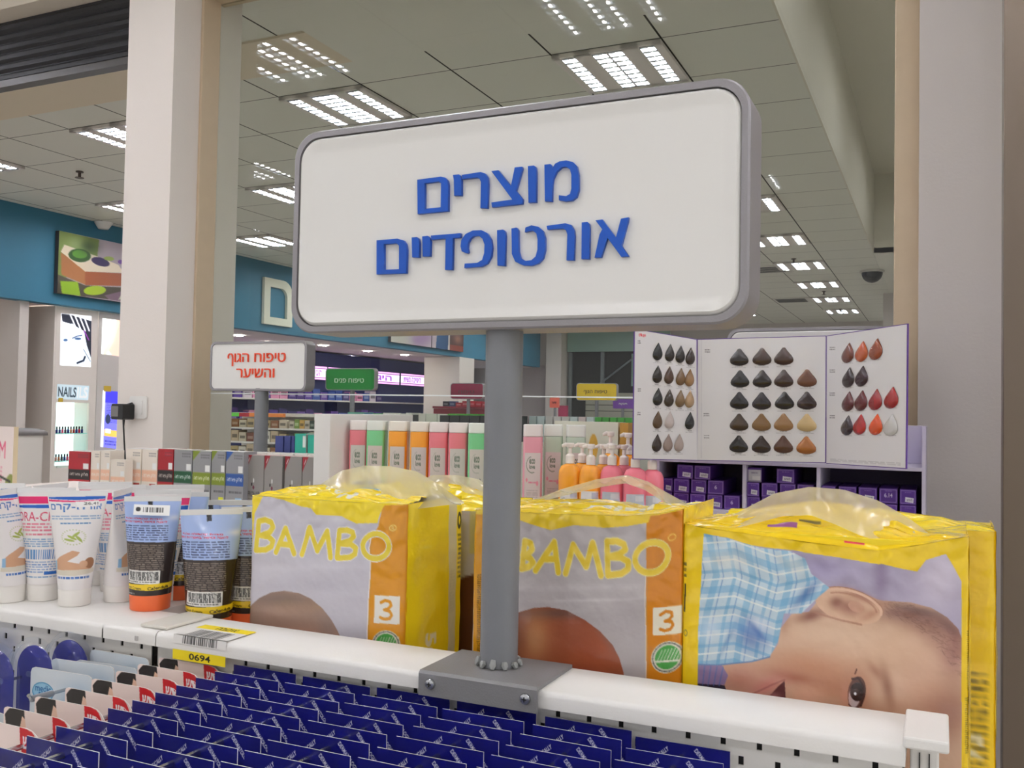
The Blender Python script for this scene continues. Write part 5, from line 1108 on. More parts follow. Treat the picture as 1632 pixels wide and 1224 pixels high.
for nm, (A, B, q) in panels.items():
    f, nrm, dr = plane3(A[0], B[0], A[1], B[1]); S_ = {'left_wing': SWL, 'centre_panel': SWC, 'right_wing': SWR}[nm]
    P4 = [f(*c) for c in q]; W = {'left_wing': 130, 'centre_panel': 250, 'right_wing': 180}[nm]
    pic = Pic(W, 250, (186, 192, 198) if False else Wc, quad=q).frame((1000, 500), .2941)
    for (x, y, c_) in S_:
        hw = 38 if nm == 'centre_panel' else (22 if nm == 'left_wing' else 30); yy = y+48
        pic.small(x-hw*.5, yy, x+hw*.5, yy+7, 1, (90, 88, 92), .9); pic.small(x-hw, yy+9, x+hw, yy+13, 1, (120, 118, 122), .8)
    heads = {'left_wing': [(58, 145, 'Natural'), (58, 400, 'Ash'), (55, 528, 'Beige')], 'centre_panel': [(420, 195, 'Mahogany'), (415, 540, 'Beige'), (415, 658, 'Gold')], 'right_wing': [(1097, 182, 'Copper'), (1097, 305, 'Violet'), (1097, 430, 'Red'), (1097, 552, 'Special')]}[nm]
    for hx, hy, tx in heads: pic.small(hx, hy, hx+(30 if nm != 'left_wing' else 18), hy+22, 2, (70, 66, 70), .9, fill=.45)
    if nm == 'left_wing': pic.text('crea', (64, 108, 82, 124), (220, 40, 50), .03); pic.text('NEW', (84, 112, 103, 127), (220, 40, 50), .03)
    if nm == 'right_wing': pic.small(1100, 785, 1480, 800, 3, (140, 136, 140), .6, skew=.06)
    if nm == 'centre_panel': pic.line([(402, 142), (402, 780)], 3, (200, 198, 204)); 
    l = ch_.location
    PP = [np.array(p)-np.array(l) for p in P4]
    def pos(u, v, PP=PP): return tuple((1-v)*((1-u)*PP[0][k]+u*PP[1][k])+v*((1-u)*PP[3][k]+u*PP[2][k]) for k in range(3))
    pan2 = painted_mesh(nm, pos, pic, mat('chart_paper', attr=True, rough=.38), ch_, smooth=False)
    t = MB(); n3 = np.array([nrm[0], nrm[1], 0]); n3 = n3*(1 if n3[1] > 0 else -1)
    pts = [PP[0]+n3*.0004, PP[1]+n3*.0004, PP[2]+n3*.0004, PP[3]+n3*.0004]; ex = [.0016*(np.array([dr[0], dr[1], 0])*s_+np.array([0, 0, z_])) for s_, z_ in ((-1, 1), (1, 1), (1, -1), (-1, -1))]
    a4 = [p+e for p, e in zip(pts, ex)]; b4 = [p+n3*.0025 for p in a4]
    t.add([tuple(p) for p in a4+b4], [(0, 1, 2, 3), (7, 6, 5, 4), (0, 4, 5, 1), (1, 5, 6, 2), (2, 6, 7, 3), (3, 7, 4, 0)]); t.build('purple_cover', mat('purple_cover', (86, 46, 140), .4), ch_)
    wdt, hgt = {'left_wing': (.0235, .040), 'centre_panel': (.0415, .0385), 'right_wing': (.048, .042)}[nm]
    me = swatch_mesh(wdt*(1.0 if nm != 'left_wing' else 1.05), hgt*(1 if nm != 'right_wing' else .98), .0 if nm == 'centre_panel' else (.12 if nm == 'left_wing' else .22))
    ang = math.atan2(dr[1], dr[0])
    for (x, y, c_) in S_:
        p = f(1000+x*.2941, 500+y*.2941, .0006); s_ = bpy.data.objects.new('hair_swatch', me); COL.objects.link(s_); s_.parent = ch_
        s_.location = (p[0]-l.x, p[1]-l.y, p[2]-l.z); s_.rotation_euler = (0, 0, ang); s_.color = tuple(lin(c_))+(1,)
        if c_[0] > 190 and nm == 'right_wing': s_['label'] = 'clear silver hair swatch'
# the grey framed sign whose top edge shows behind the chart
bs = empty('aisle_sign', (-.315, 2.52, 0), 0, 'grey framed white sign whose top shows behind the colour chart', 'sign')
sign_box(bs, .405, .24, .05, 1.712, .03, M_SIGNF, M_FRAME); t = MB(); t.tube([(0, 0, 0), (0, 0, 1.60)], .02, 20); t.build('pole', M_GREYP, bs, smooth=True)
# socket, plug-in adapter on the column
t = MB(); t.prism(rrect(.084, .084, .008, 4, -2.722, 1.592), 2.590, 2.599, axis='y'); o = t.build('wall_socket', M_WHITE, bevel=.001); tag(o, 'white square wall socket on the column', 'socket')
t = MB(); t.prism(rrect(.052, .052, .004, 4, -2.722, 1.592), 2.5865, 2.5899, axis='y'); t.build('socket_insert', M_WHITE, o)
ad = MB(); ad.prism(rrect(.060, .058, .006, 4, -2.760, 1.575), 2.530, 2.585, axis='y'); a_ = ad.build('power_adapter', mat('black_plastic', (24, 24, 26), .35), bevel=.002); tag(a_, 'black power adapter plugged into the column socket, cable hanging', 'adapter')
t = MB(); t.prism(rrect(.036, .038, .002, 3, -2.772, 1.576), 2.5292, 2.5298, axis='y'); t.build('rating_label', mat('label_grey', (120, 118, 116), .5), a_)
t = MB(); t.tube([(-2.757, 2.56, 1.548), (-2.757, 2.56, 1.52), (-2.760, 2.575, 1.40), (-2.76, 2.58, 1.0)], [.005, .003, .003, .003], 8); t.build('cable', mat('black_plastic'), a_, smooth=True)
t = MB(); t.tube([(-2.735, 2.583, 1.600), (-2.728, 2.57, 1.608), (-2.742, 2.56, 1.602)], .003, 8); t.build('cable_loop', mat('black_plastic'), a_, smooth=True)
# PART 6 ------------------------------------------------------------------ left opening: display cabinets, bin
cb = empty('nail_display_cabinet', (-8.35, 6.9, 0), 0, 'tall cream display cabinet with a lit face poster and a lit NAILS shelf', 'display cabinet')
M_CAB = mat('cabinet_cream', (238, 230, 222), .5)
CX = -8.10; YA, YB = 6.62, 7.14
def cbx(n, a, b, c, d, e, f, m, parent=cb, bev=.0):
    t = MB(); t.box(*local(parent, a, b, c, d, e, f)); return t.build(n, m, parent, bevel=bev)
def side_px(px, py): p = at(px, py, X=CX); return p[1], p[2]
zp = lambda py, Y: float(at(117, py, X=CX)[2])
# body with the lit recess left open
y0r, y1r = 6.66, 7.06
ztop, zr1, zr0 = 2.585, 1.615, .95
cbx('cabinet_side', -8.66, CX-.002, YA-.01, YA+.01, 0, ztop, M_CAB); cbx('cabinet_back', -8.68, -8.66, YA, YB, 0, ztop, M_CAB)
cbx('front_panel', CX-.03, CX, YA+.01, YB, zr1, ztop, M_CAB); cbx('front_panel', CX-.03, CX, YA+.01, YB, 0, zr0, M_CAB); cbx('front_stile', CX-.03, CX, y1r, YB, zr0, zr1, M_CAB); cbx('front_stile', CX-.03, CX, YA+.01, y0r, zr0, zr1, M_CAB)
cbx('light_back', -8.42, -8.41, YA+.012, YB, zr0, zr1, mat('lit_back', (220, 250, 250), .5, emit=1.0, emitcol=(224, 250, 248)))
for z in (1.30, 1.02): cbx('glass_shelf', -8.41, CX-.02, y0r, y1r, z-.008, z, mat('aqua_glass_shelf', (150, 226, 214), .2))
po = Pic(60, 96, (250, 252, 255), quad=[(396, 645), (595, 665), (590, 1000), (388, 985)])
po.poly([(400, 650), (450, 655), (600, 700), (600, 1000), (575, 930), (555, 820), (540, 760), (470, 720), (405, 700)], (30, 34, 48)); po.poly([(405, 720), (470, 715), (545, 770), (560, 850), (590, 940), (590, 1000), (388, 985), (392, 780)], (236, 246, 255))
for k in range(4): po.line([(455+k*28, 655), (500+k*26, 760)], 9, (250, 250, 255))
po.ell(425, 820, 14, 9, (60, 90, 130)); po.line([(470, 808), (500, 795), (530, 790)], 8, (60, 80, 120)); po.ell(505, 812, 22, 8, (60, 90, 130)); po.line([(545, 760), (575, 820)], 6, (150, 60, 170)); po.line([(500, 970), (540, 955), (550, 930)], 14, (30, 40, 60)); po.line([(540, 880), (585, 960)], 5, (60, 70, 90))
q = [np.array((CX+.003,)+tuple(side_px(*c))) for c in ((97, 499), (145.5, 504), (144.5, 585), (95.5, 582))]; q = [p-np.array(cb.location) for p in q]
def quadpos(q): return lambda u, v: tuple((1-v)*((1-u)*q[0][k]+u*q[1][k])+v*((1-u)*q[3][k]+u*q[2][k]) for k in range(3))
lp_ = painted_mesh('lit_poster', quadpos(q), po, M_LIT, cb, smooth=False)
nl = Pic(70, 36, (196, 214, 222)); nl.text('NAILS', (3, 6, 42, 30), (40, 60, 74), .02); nl.text('ILS', (44, 4, 67, 31), (226, 236, 240), .03)
q = [np.array((CX+.003,)+tuple(side_px(*c)))-np.array(cb.location) for c in ((91, 612), (142, 615), (140, 638), (90, 636))]; painted_mesh('lit_title', quadpos(q), nl, mat('lit_soft', attr=True, rough=.4, emit=.35), cb, smooth=False)
t = MB(); t.box(*local(cb, CX+.001, CX+.008, YA+.06, YA+.11, 1.62, 1.66)); t.build('yellow_sticker', mat('yellow_sticker', (214, 180, 60), .5), cb)
random.seed(3)
for zi, z in enumerate((1.30, 1.02)):
    for k in range(11):
        y = y0r+.03+k*.034; c_ = random.choice([(190, 40, 70), (220, 90, 120), (60, 40, 60), (200, 120, 90), (40, 50, 120), (170, 60, 60), (230, 170, 160)])
        t = MB(); t.lathe([(.011, 0), (.012, .003), (.012, .035), (.007, .040)], 10, (0, 0)); o = t.build('nail_polish_bottle', mat('polish_%d_%d_%d' % c_, c_, .2), smooth=True); o.location = (CX-.06, y, z+.0005)
        t = MB(); t.lathe([(.008, .0405), (.007, .068)], 10); t.build('cap', M_DARK, o, smooth=True); tag(o, 'small nail polish bottle, %s along the %s lit glass shelf' % (ORD[k], ('upper', 'lower')[zi]), 'nail polish', 'nail polish bottles on lit shelves')
# neighbouring cabinet
cb2 = empty('cosmetics_cabinet', (-8.35, 7.6, 0), 0, 'cream cabinet with a rounded lit poster and narrow blue lit display', 'display cabinet')
cbx('cabinet_body', -8.66, CX, YB+.012, 8.6, 0, 2.585, mat('cabinet_grey_cream', (214, 208, 204), .5), cb2)
p2_ = Pic(50, 60, (240, 248, 246)); p2_.poly([(28, 0), (50, 0), (50, 60), (22, 60), (12, 50), (24, 30)], (236, 200, 180)); p2_.line([(30, 4), (20, 36), (8, 56)], 8, (244, 214, 196)); p2_.poly([(44, 10), (50, 10), (50, 60), (36, 60)], (190, 50, 70)); p2_.soft(10, 20, 14, 24, (250, 255, 255), alpha=.8)
q = [np.array((CX+.003,)+tuple(side_px(*c)))-np.array(cb2.location) for c in ((163, 507), (203, 512), (200, 569), (161, 564))]; painted_mesh('lit_poster', quadpos(q), p2_, M_LIT, cb2, smooth=False)
p3_ = Pic(40, 140, (110, 110, 230)); p3_.rect(0, 0, 40, 30, (56, 52, 190)); p3_.rect(0, 0, 5, 140, (225, 235, 255)); p3_.small(8, 32, 38, 80, 12, (40, 44, 90), .8); p3_.ell(12, 70, 5, 12, (40, 50, 80)); p3_.rect(6, 96, 38, 112, (226, 170, 80)); p3_.rect(8, 94, 18, 104, (230, 225, 230)); p3_.small(8, 122, 36, 136, 2, (40, 40, 110), .9)
q = [np.array((CX+.003,)+tuple(side_px(*c)))-np.array(cb2.location) for c in ((164, 622), (196, 625), (193, 716), (160, 712))]; painted_mesh('lit_display', quadpos(q), p3_, mat('lit_blue', attr=True, rough=.4, emit=.9), cb2, smooth=False)
t = MB(); t.box(*local(cb2, CX+.001, CX+.008, 7.24, 7.33, 1.74, 1.80)); t.build('yellow_sticker', mat('yellow_sticker'), cb2)
# pictures and letter on the blue fascia
FX = -7.995
def fascia_pic(name, y0, y1, z0, z1, pic, label):
    t = MB(); t.box(FX, FX+.05, y0, y1, z0, z1); o = t.build(name, mat('canvas_edge', (70, 66, 70), .6)); tag(o, label, 'picture')
    painted_mesh('canvas_print', lambda u, v: (FX+.0515+0*u, y0+(y1-y0)*u, z1-(z1-z0)*v), pic, M_PRINT, o, smooth=False); return o
c1p = Pic(150, 110, (176, 164, 172), quad=[(360, 125), (860, 215), (860, 600), (345, 520)])
c1p.poly([(360, 125), (520, 160), (500, 400), (345, 420)], (120, 140, 70)); c1p.soft(430, 200, 50, 60, (190, 210, 150), alpha=.7); c1p.poly([(350, 400), (460, 460), (640, 460), (690, 330), (690, 560), (345, 520)], (70, 64, 50))
c1p.poly([(365, 260), (460, 350), (460, 455), (365, 400)], (176, 116, 70)); c1p.poly([(460, 370), (625, 365), (625, 450), (460, 458)], (158, 86, 50)); c1p.poly([(365, 255), (460, 370), (625, 362), (600, 310), (520, 270), (380, 210)], (238, 224, 200))
c1p.ell(440, 270, 45, 42, (50, 90, 40)); c1p.ell(440, 262, 30, 26, (96, 150, 60)); c1p.soft(480, 210, 40, 45, (60, 80, 50), alpha=.9); c1p.ell(525, 300, 40, 26, (50, 34, 80), 25); c1p.ell(610, 290, 12, 14, (110, 70, 150)); c1p.ell(655, 312, 18, 16, (90, 60, 140)); c1p.ell(560, 275, 22, 14, (150, 170, 80))
c1p.poly([(360, 440), (430, 440), (440, 530), (365, 520)], (150, 190, 40)); c1p.ell(500, 490, 48, 30, (170, 200, 50), -15); c1p.poly([(540, 520), (690, 450), (690, 570), (560, 545)], (120, 96, 110)); c1p.poly([(600, 545), (640, 440), (650, 520)], (190, 200, 170))
c1p.poly([(688, 190), (860, 220), (860, 610), (684, 575)], (206, 192, 176)); c1p.ell(745, 300, 30, 60, (232, 200, 60), 10); c1p.ell(760, 250, 50, 40, (238, 230, 214)); c1p.ell(745, 320, 22, 40, (236, 200, 50)); c1p.ell(760, 430, 60, 60, (190, 170, 150))
fascia_pic('canvas_picture', 6.50, 8.05, 2.695, 3.315, c1p, 'canvas picture of a soap block with leaves on the blue fascia, left of the column')
c2p = Pic(150, 90, (214, 208, 200)); c2p.soft(20, 50, 40, 50, (190, 196, 180), alpha=.8); c2p.soft(62, 60, 26, 40, (150, 118, 160), alpha=.9); c2p.soft(50, 78, 12, 14, (160, 130, 170), alpha=.8)
c2p.rect(78, 0, 80, 90, (60, 50, 60)); c2p.poly([(84, 0), (116, 0), (114, 90), (88, 90), (90, 50)], (34, 76, 120)); c2p.ell(100, 40, 18, 14, (150, 190, 220)); c2p.rect(118, 0, 150, 90, (70, 40, 34)); c2p.soft(136, 60, 12, 14, (180, 130, 110), alpha=.8); c2p.rect(118, 76, 150, 90, (140, 60, 40)); c2p.soft(138, 30, 10, 16, (150, 130, 160), alpha=.7)
fascia_pic('canvas_picture', 12.68, 15.16, 2.68, 3.35, c2p, 'canvas of spa and portrait scenes on the blue fascia, seen under the big sign')
t = MB(); n = 14
o1 = [(9.62, 2.685), (10.20, 2.685), (10.20, 3.10)]+[(10.20-.20*(1-math.cos(a)), 3.10+.19*math.sin(a)) for a in np.linspace(0, PI/2, 8)][1:]+[(9.62, 3.29)]
i1 = [(9.74, 2.785), (10.09, 2.785), (10.09, 3.06)]+[(10.09-.13*(1-math.cos(a)), 3.06+.12*math.sin(a)) for a in np.linspace(0, PI/2, 8)][1:]+[(9.74, 3.18)]
nn = len(o1); V = [(FX, a, b) for a, b in o1]+[(FX, a, b) for a, b in i1]+[(FX+.04, a, b) for a, b in o1]+[(FX+.04, a, b) for a, b in i1]; F = []
for i in range(nn): j = (i+1) % nn; F += [(2*nn+i, 2*nn+j, 3*nn+j, 3*nn+i), (i, j, 2*nn+j, 2*nn+i), (nn+i, nn+j, 3*nn+j, 3*nn+i)]
t.add(V, F); o = t.build('wall_letter', mat('letter_cream', (224, 226, 206), .5)); tag(o, 'large cream Hebrew letter mounted on the blue fascia', 'letter')
# litter bin and cream carton at the left
bn = empty('waste_bin', (-3.33, 2.52, 0), 0, 'white waste bin with grey domed lid behind the tubes', 'bin')
t = MB(); t.prism(rrect(.20, .18, .02, 4), 0.0, 1.475, axis='z'); t.build('bin_body', mat('bin_white', (238, 234, 228), .4), bn, smooth=True)
t = MB(); pts = [(-.108, 1.474), (.108, 1.474), (.108, 1.483)]+[(.108*math.cos(a), 1.483+.018*math.sin(a)) for a in np.linspace(0, PI, 14)]+[(-.108, 1.483)]
t.prism(pts, -.095, .095, axis='y'); t.build('lid', mat('bin_lid_grey', (120, 116, 116), .45), bn, smooth=True)
t = MB(); t.box(-.015, .02, -.0915, -.0905, 1.41, 1.45); t.build('sticker', mat('sticker_grey', (150, 152, 160), .5), bn)
oc = Pic(60, 80, (238, 222, 216)); oc.text('CREAM', (0, 12, 48, 26), (220, 70, 110), .0); oc.small(6, 32, 44, 52, 6, (226, 110, 140)); oc.ell(54, 46, 5, 9, (150, 160, 80), 30); oc.line([(40, 40), (56, 44)], 2, (60, 60, 50)); oc.rect(0, 72, 60, 80, (220, 206, 160)); oc.ell(46, 72, 10, 9, (150, 84, 56)); oc.ell(4, 68, 8, 4, (170, 100, 80))
xa = float(at(-40, 690, Y=1.5)[0]); xb = float(at(24, 690, Y=1.5)[0]); t = MB(); t.box(xa-.05, -1.62, 1.47, 1.72, 0, CT); o = t.build('low_stand', M_WHITE); tag(o, 'low white stand behind the cream tubes at the left edge', 'stand')
o = carton('cream_carton', xa, xb-.004, 1.5, 1.512, CT+.0005, float(at(10, 680, Y=1.5)[2]), oc, (226, 206, 170), M_PRINT); tag(o, 'printed cream carton with red lettering at the left frame edge', 'carton')
struct(box('wall_left_return', -11, float(at(28, 600, Y=6.2)[0]), 6.2, 6.3, 0, 2.6, mat('dim_return', (222, 214, 208), .7)))
# shop interior behind the glass ---------------------------------------------
def final_pe(mb, x0, x1, zt, zb, zd, y, depth):
    W = x1-x0; H = zt-zb; s_ = W*.17
    arc = [(x0+W*.08, zb+H*.42), (x0+W*.02, zb+H*.62), (x0+W*.10, zb+H*.86), (x0+W*.32, zt), (x0+W*.68, zt), (x0+W*.92, zb+H*.84), (x1, zb+H*.55), (x1, zd), (x1-s_, zd), (x1-s_, zb+H*.55), (x1-s_*1.5, zb+H*.76), (x0+W*.62, zt-H*.14), (x0+W*.36, zt-H*.14), (x0+s_*1.4, zb+H*.76), (x0+s_*1.15, zb+H*.62), (x0+s_*1.5, zb+H*.42)]
    mb.prism(arc, y-depth, y)
def shop_sign(Y, px0, px1, py0, py1, face, frame, txt, tcol, label, lines, pole_px, side=.05, r=.03, pe=None):
    a = at(px0, py0, Y=Y); b = at(px1, py1, Y=Y); x0, x1, z1, z0 = float(a[0]), float(b[0]), float(a[2]), float(b[2]); cx = (x0+x1)/2; xp = float(at(pole_px, (py0+py1)/2, Y=Y)[0])
    root = empty('aisle_sign', (xp, Y+side/2, 0), 0, label, 'sign', 'aisle signs on poles')
    fy = sign_box(root, x1-x0, z1-z0, side, (z0+z1)/2, r, face, frame, dx=cx-xp, lip=.008, flat=True)
    t = MB(); t.tube([(0, 0, 0), (0, 0, z0+.01)], .024, 18); t.build('pole', M_GREYP, root, smooth=True)
    t = MB()
    for (s_, fx0, fx1, fz0, fz1) in lines: W = x1-x0; H = z1-z0; text_mb(t, heb(s_), x0+fx0*W-xp, x0+fx1*W-xp, z0+fz0*H, z0+fz1*H, fy-.0, .004, .0)
    if pe: W = x1-x0; H = z1-z0; final_pe(t, x0+pe[0]*W-xp, x0+pe[1]*W-xp, z0+pe[2]*H, z0+pe[3]*H, z0+pe[4]*H, fy, .004)
    t.build('lettering', tcol, root); return root
shop_sign(2.6, 335, 487, 545, 624, M_SIGNF, M_FRAME, '', mat('orange_red_letters', (236, 72, 30), .35), 'white sign with orange Hebrew lettering, seen through the window', [('טיפוח הגו', .265, .79, .58, .76), ('והשיער', .29, .68, .27, .45)], 411, .05, .022, (.19, .25, .76, .58, .50))
shop_sign(7.7, 519, 597, 587, 622.5, mat('sign_green', (22, 132, 52), .3), M_FRAME, '', mat('pale_letters', (220, 236, 220), .4), 'green sign with pale Hebrew lettering beyond the window', [('טיפוח פנים', .19, .78, .35, .54)], 559.5, .06, .035)
shop_sign(11, 718, 770, 610.5, 636.5, mat('sign_maroon', (128, 14, 54), .25), M_FRAME, '', mat('dark_letters', (60, 10, 30), .4), 'dark red sign left of the pole, far in the shop', [('טיפוח', .25, .72, .35, .55)], 745, .07, .04)
shop_sign(12, 918.5, 983, 610.5, 639, mat('sign_yellow', (232, 196, 20), .35), M_FRAME, '', mat('olive_letters', (70, 60, 20), .4), 'yellow sign with Hebrew lettering right of the pole', [('טיפוח הגו', .26, .76, .42, .60)], 950, .07, .04, (.19, .245, .60, .42, .34))
shop_sign(15, 977, 1040, 636, 652, mat('sign_purple', (110, 60, 150), .4), mat('sign_purple'), '', mat('pale_letters'), 'purple sign partly hidden behind the colour chart edge', [('תינוקות', .15, .36, .35, .6)], 992, .05, .02)
shop_sign(15, 876, 890, 633, 650, mat('sign_salmon', (232, 110, 90), .4), mat('sign_salmon'), '', mat('dark_letters'), 'small salmon sign far away near the bright column', [('שיער', .25, .75, .4, .6)], 884, .05, .02)
# lit purple signs high on the far left wall
def lightbox(y0, y1, z0, z1, label, txt, col=(240, 226, 250), tc=(150, 70, 190)):
    W = max(40, int((y1-y0)*55)); p = Pic(W, 30, col); p.rect(0, 0, W, 3, (250, 170, 250)); p.rect(0, 4, W, 6, (150, 20, 150)); p.rect(0, 24, W, 26, (150, 20, 150)); p.rect(0, 27, W, 30, (250, 170, 250)); p.text(heb(txt), (W*.12, 9, W*.82, 22), tc, .02)
    t = MB(); t.box(-9.86, -9.80, y0, y1, z0, z1); o = t.build('lit_sign', mat('lightbox_case', (120, 110, 150), .5)); tag(o, label, 'lit sign', 'lit signs over the far left shelves')
    painted_mesh('lit_face', lambda u, v: (-9.798+0*u, y0+(y1-y0)*u, z1-(z1-z0)*v), p, mat('lit_purple', attr=True, rough=.4, emit=1.0), o, smooth=False)
Yof = lambda px, X=-9.8: float(at(px, 595, X=X)[1])
ws = box('wall_shelving', -10.2, -9.86, 9.0, 19.3, 0, 2.58, mat('navy_back', (52, 62, 120), .6)); tag(ws, 'dark blue wall shelving along the far left wall', 'shelving unit')
lightbox(10.2, 11.5, 2.10, 2.33, 'leftmost lit purple sign on the far wall', 'היגיינה'); lightbox(Yof(470), Yof(521), 2.10, 2.33, 'lit purple sign left of the green sign', 'היגיינה נשית'); lightbox(Yof(523), Yof(560), 2.10, 2.33, 'lit purple sign mostly behind the green sign', 'היגיינה'); lightbox(Yof(562), Yof(636.5), 2.10, 2.33, 'lit purple sign right of the green sign', 'היגיינה'); lightbox(Yof(639), Yof(677), 2.10, 2.33, 'lit purple sign beside the white pier', 'היגיינה נשית')
lightbox(16.9+1.3, 19.2, 2.10, 2.33, 'lit sign right of the white pier with cyan tint', 'היגיינות', (200, 250, 255), (60, 130, 170))
for z, lb in ((1.745, 'upper white shelf board along the far left wall'), (1.33, 'lower white shelf board along the far left wall')):
    t = MB(); t.box(-9.86, -9.45, 9.0, 19.3, z-.025, z); o = t.build('wall_shelf', M_WHITE); tag(o, lb, 'shelf')
random.seed(11)
pals = [(70, 40, 130), (90, 60, 160), (60, 50, 120), (110, 80, 170), (60, 90, 170), (226, 150, 190), (220, 210, 225)]
nB = 0
names_c = {}
def cname(c):
    r, g, b = c
    if min(c) > 195: return 'white'
    if max(c) < 70: return 'black'
    if r > 200 and g > 150 and b < 120: return 'orange'
    if r > 190 and b > 150: return 'pink'
    if b > r and b > g: return 'violet' if r > g else 'blue'
    if g > r and g > b: return 'green'
    if r > 150 and g < 90: return 'red'
    return 'beige'
def row_items(tagname, n, fixed, a0, a1, z, hmin, hmax, axis, palette, group, where, depth=.08, shape='box', catname='product'):
    st = (a1-a0)/n
    for k in range(n):
        h = random.uniform(hmin, hmax); w_ = st*.9; c = random.choice(palette); t = MB()
        if shape == 'bottle' : t.lathe([(w_*.42, 0), (w_*.45, .004), (w_*.45, h*.62), (w_*.2, h*.75), (w_*.16, h*.78)], 12)
        else: t.box(-w_/2 if axis == 'x' else -depth/2, w_/2 if axis == 'x' else depth/2, -depth/2 if axis == 'x' else -w_/2, depth/2 if axis == 'x' else w_/2, 0, h)
        o = t.build(tagname, M_OBJG if shape == 'bottle' else M_OBJ, smooth=shape == 'bottle'); o.color = tuple(lin(c))+(1,)
        if shape == 'bottle':
            t = MB(); t.lathe([(w_*.22, h*.785), (w_*.2, h)], 10); q_ = t.build('cap', M_OBJ, o, smooth=True); q_.color = tuple(lin((225, 220, 230)))+(1,)
        else:
            t = MB(); c2 = tuple(min(255, int(v_*.6+100)) for v_ in c) if sum(c) < 400 else tuple(int(v_*.6) for v_ in c); f_ = h*.3
            if axis == 'x': t.box(-w_*.36, w_*.36, -depth/2-.001, -depth/2-.0002, f_, h*.62)
            else: t.box(depth/2+.0002, depth/2+.001, -w_*.36, w_*.36, f_, h*.62)
            q_ = t.build('front_label', M_OBJ, o); q_.color = tuple(lin(c2))+(1,)
        s = a0+st*(k+.5); o.location = (s, fixed, z+.0004) if axis == 'x' else (fixed, s, z+.0004)
        pos_ = ORD[k] if k < 13 else '%dth' % (k+1)
        tag(o, '%s %s, %s %s' % (cname(c), 'bottle' if shape == 'bottle' else 'pack', pos_, where), catname, group)
row_items('wall_product', 26, -9.62, 9.4, 15.0, 1.745, .13, .19, 'y', pals, 'packs on the upper far left shelf', 'on the upper far left shelf', .12)
row_items('wall_product', 24, -9.62, 9.4, 15.0, 1.33, .18, .28, 'y', pals, 'packs on the lower far left shelf', 'on the lower far left shelf', .12)
t = MB(); t.lathe([(.05, 2.598), (.07, 2.592), (.07, 2.589)], 14); dl = t.build('downlight', mat('downlight_glow', (255, 250, 240), .4, emit=50), smooth=True)
for i, (px, py) in enumerate([(515, 551), (586, 560), (556, 568), (612, 575), (645, 566), (470, 560), (120, 494), (160, 499), (380, 535), (430, 545)]):  # downlights nearest the cabinets are extra, added to brighten that corner
    o = dl if i == 0 else dl.copy()
    if i: COL.objects.link(o)
    p = at(px, py, Z=2.59); o.location = (p[0], p[1], 0); tag(o, 'small round downlight in the low ceiling left, %s counted from the front' % ORD[i], 'downlight', 'downlights under the fascia')
# middle gondola with tiers of product boxes (left in the window)
mg = empty('tiered_gondola', (-4.40, 5.7, 0), 0, 'white gondola with coloured header strip and beige product boxes', 'shelving unit')
gx0, gx1 = float(at(345, 690, Y=5.5)[0]), float(at(532, 690, Y=5.5)[0])
def mgb(n, a, b, c, d, e, f, m): t = MB(); t.box(*local(mg, a, b, c, d, e, f)); return t.build(n, m, mg)
mgb('back_panel', gx0, gx1, 5.78, 5.82, 0, 1.55, M_WHITE); mgb('base', gx0, gx1, 5.5, 5.78, 0, 1.20, M_WHITE)
tiers = [1.24, 1.345, 1.45]
for z in tiers: mgb('shelf', gx0, gx1, 5.52, 5.78, z-.012, z, M_WHITE)
hz = float(at(400, 664, Y=5.5)[2]); hz2 = float(at(400, 658, Y=5.5)[2])
for a, b, c_ in ((350, 381, (110, 220, 80)), (381, 397, (180, 30, 50)), (397, 451, (244, 140, 50))):
    t = MB(); t.box(*local(mg, float(at(a, 660, Y=5.5)[0]), float(at(b, 660, Y=5.5)[0]), 5.50, 5.53, hz, hz2)); q_ = t.build('header_strip', M_OBJ, mg); q_.color = tuple(lin(c_))+(1,)
mgb('header_support', gx0, gx1, 5.60, 5.78, 1.535, hz2, M_WHITE)
bpal = [(196, 176, 130), (222, 212, 190), (150, 96, 50), (230, 226, 214), (210, 190, 160), (120, 60, 30)]; gpal = [(40, 60, 40), (200, 190, 170), (120, 150, 60), (50, 50, 50), (226, 214, 190), (214, 170, 80)]
xm = float(at(450, 690, Y=5.5)[0])
for z, h0, h1, w_ in ((1.24, .06, .085, 'on the bottom tier'), (1.345, .06, .085, 'on the middle tier'), (1.45, .05, .07, 'on the top tier')):
    row_items('face_care_box', 8, 5.60, gx0+.02, xm, z, h0, h1, 'x', bpal, 'beige boxes on the tiered gondola', w_+' of the tiered gondola', .10)
    row_items('face_care_box', 9, 5.60, xm+.02, gx1-.02, z, h0, h1, 'x', gpal, 'boxes right on the tiered gondola', w_+' of the tiered gondola, right half', .10)
# gondola tops seen above the eco bottles
def zat(px, py, Y): return float(at(px, py, Y=Y)[2])
lg = slab_unit('long_gondola', float(at(560, 660, Y=4.4)[0]), float(at(1015, 660, Y=4.4)[0]), 4.25, 4.75, 1.45, 'long low gondola behind the window, seen above the eco bottles')
def item_px(name, px0, px1, py0, Y, z0, c, label, d=.1, cat='product', m=None, group=None):
    a = at(px0, py0, Y=Y); b = at(px1, py0, Y=Y); t = MB(); W = float(b[0]-a[0])-.004; h = float(a[2])-z0; t.box(-W/2, W/2, -d/2, d/2, 0, h); o = t.build(name, m or M_OBJ); o.color = tuple(lin(c))+(1,); o.location = ((a[0]+b[0])/2, Y, z0+.0004); tag(o, label, cat, group)
    t = MB(); t.box(-W*.4, W*.4, -d/2-.001, -d/2-.0002, h*.3, h*.55); q_ = t.build('front_label', M_OBJ, o); q_.color = tuple(lin(tuple(int(v_*.8) for v_ in c)))+(1,); return o
x = 562; i = 0
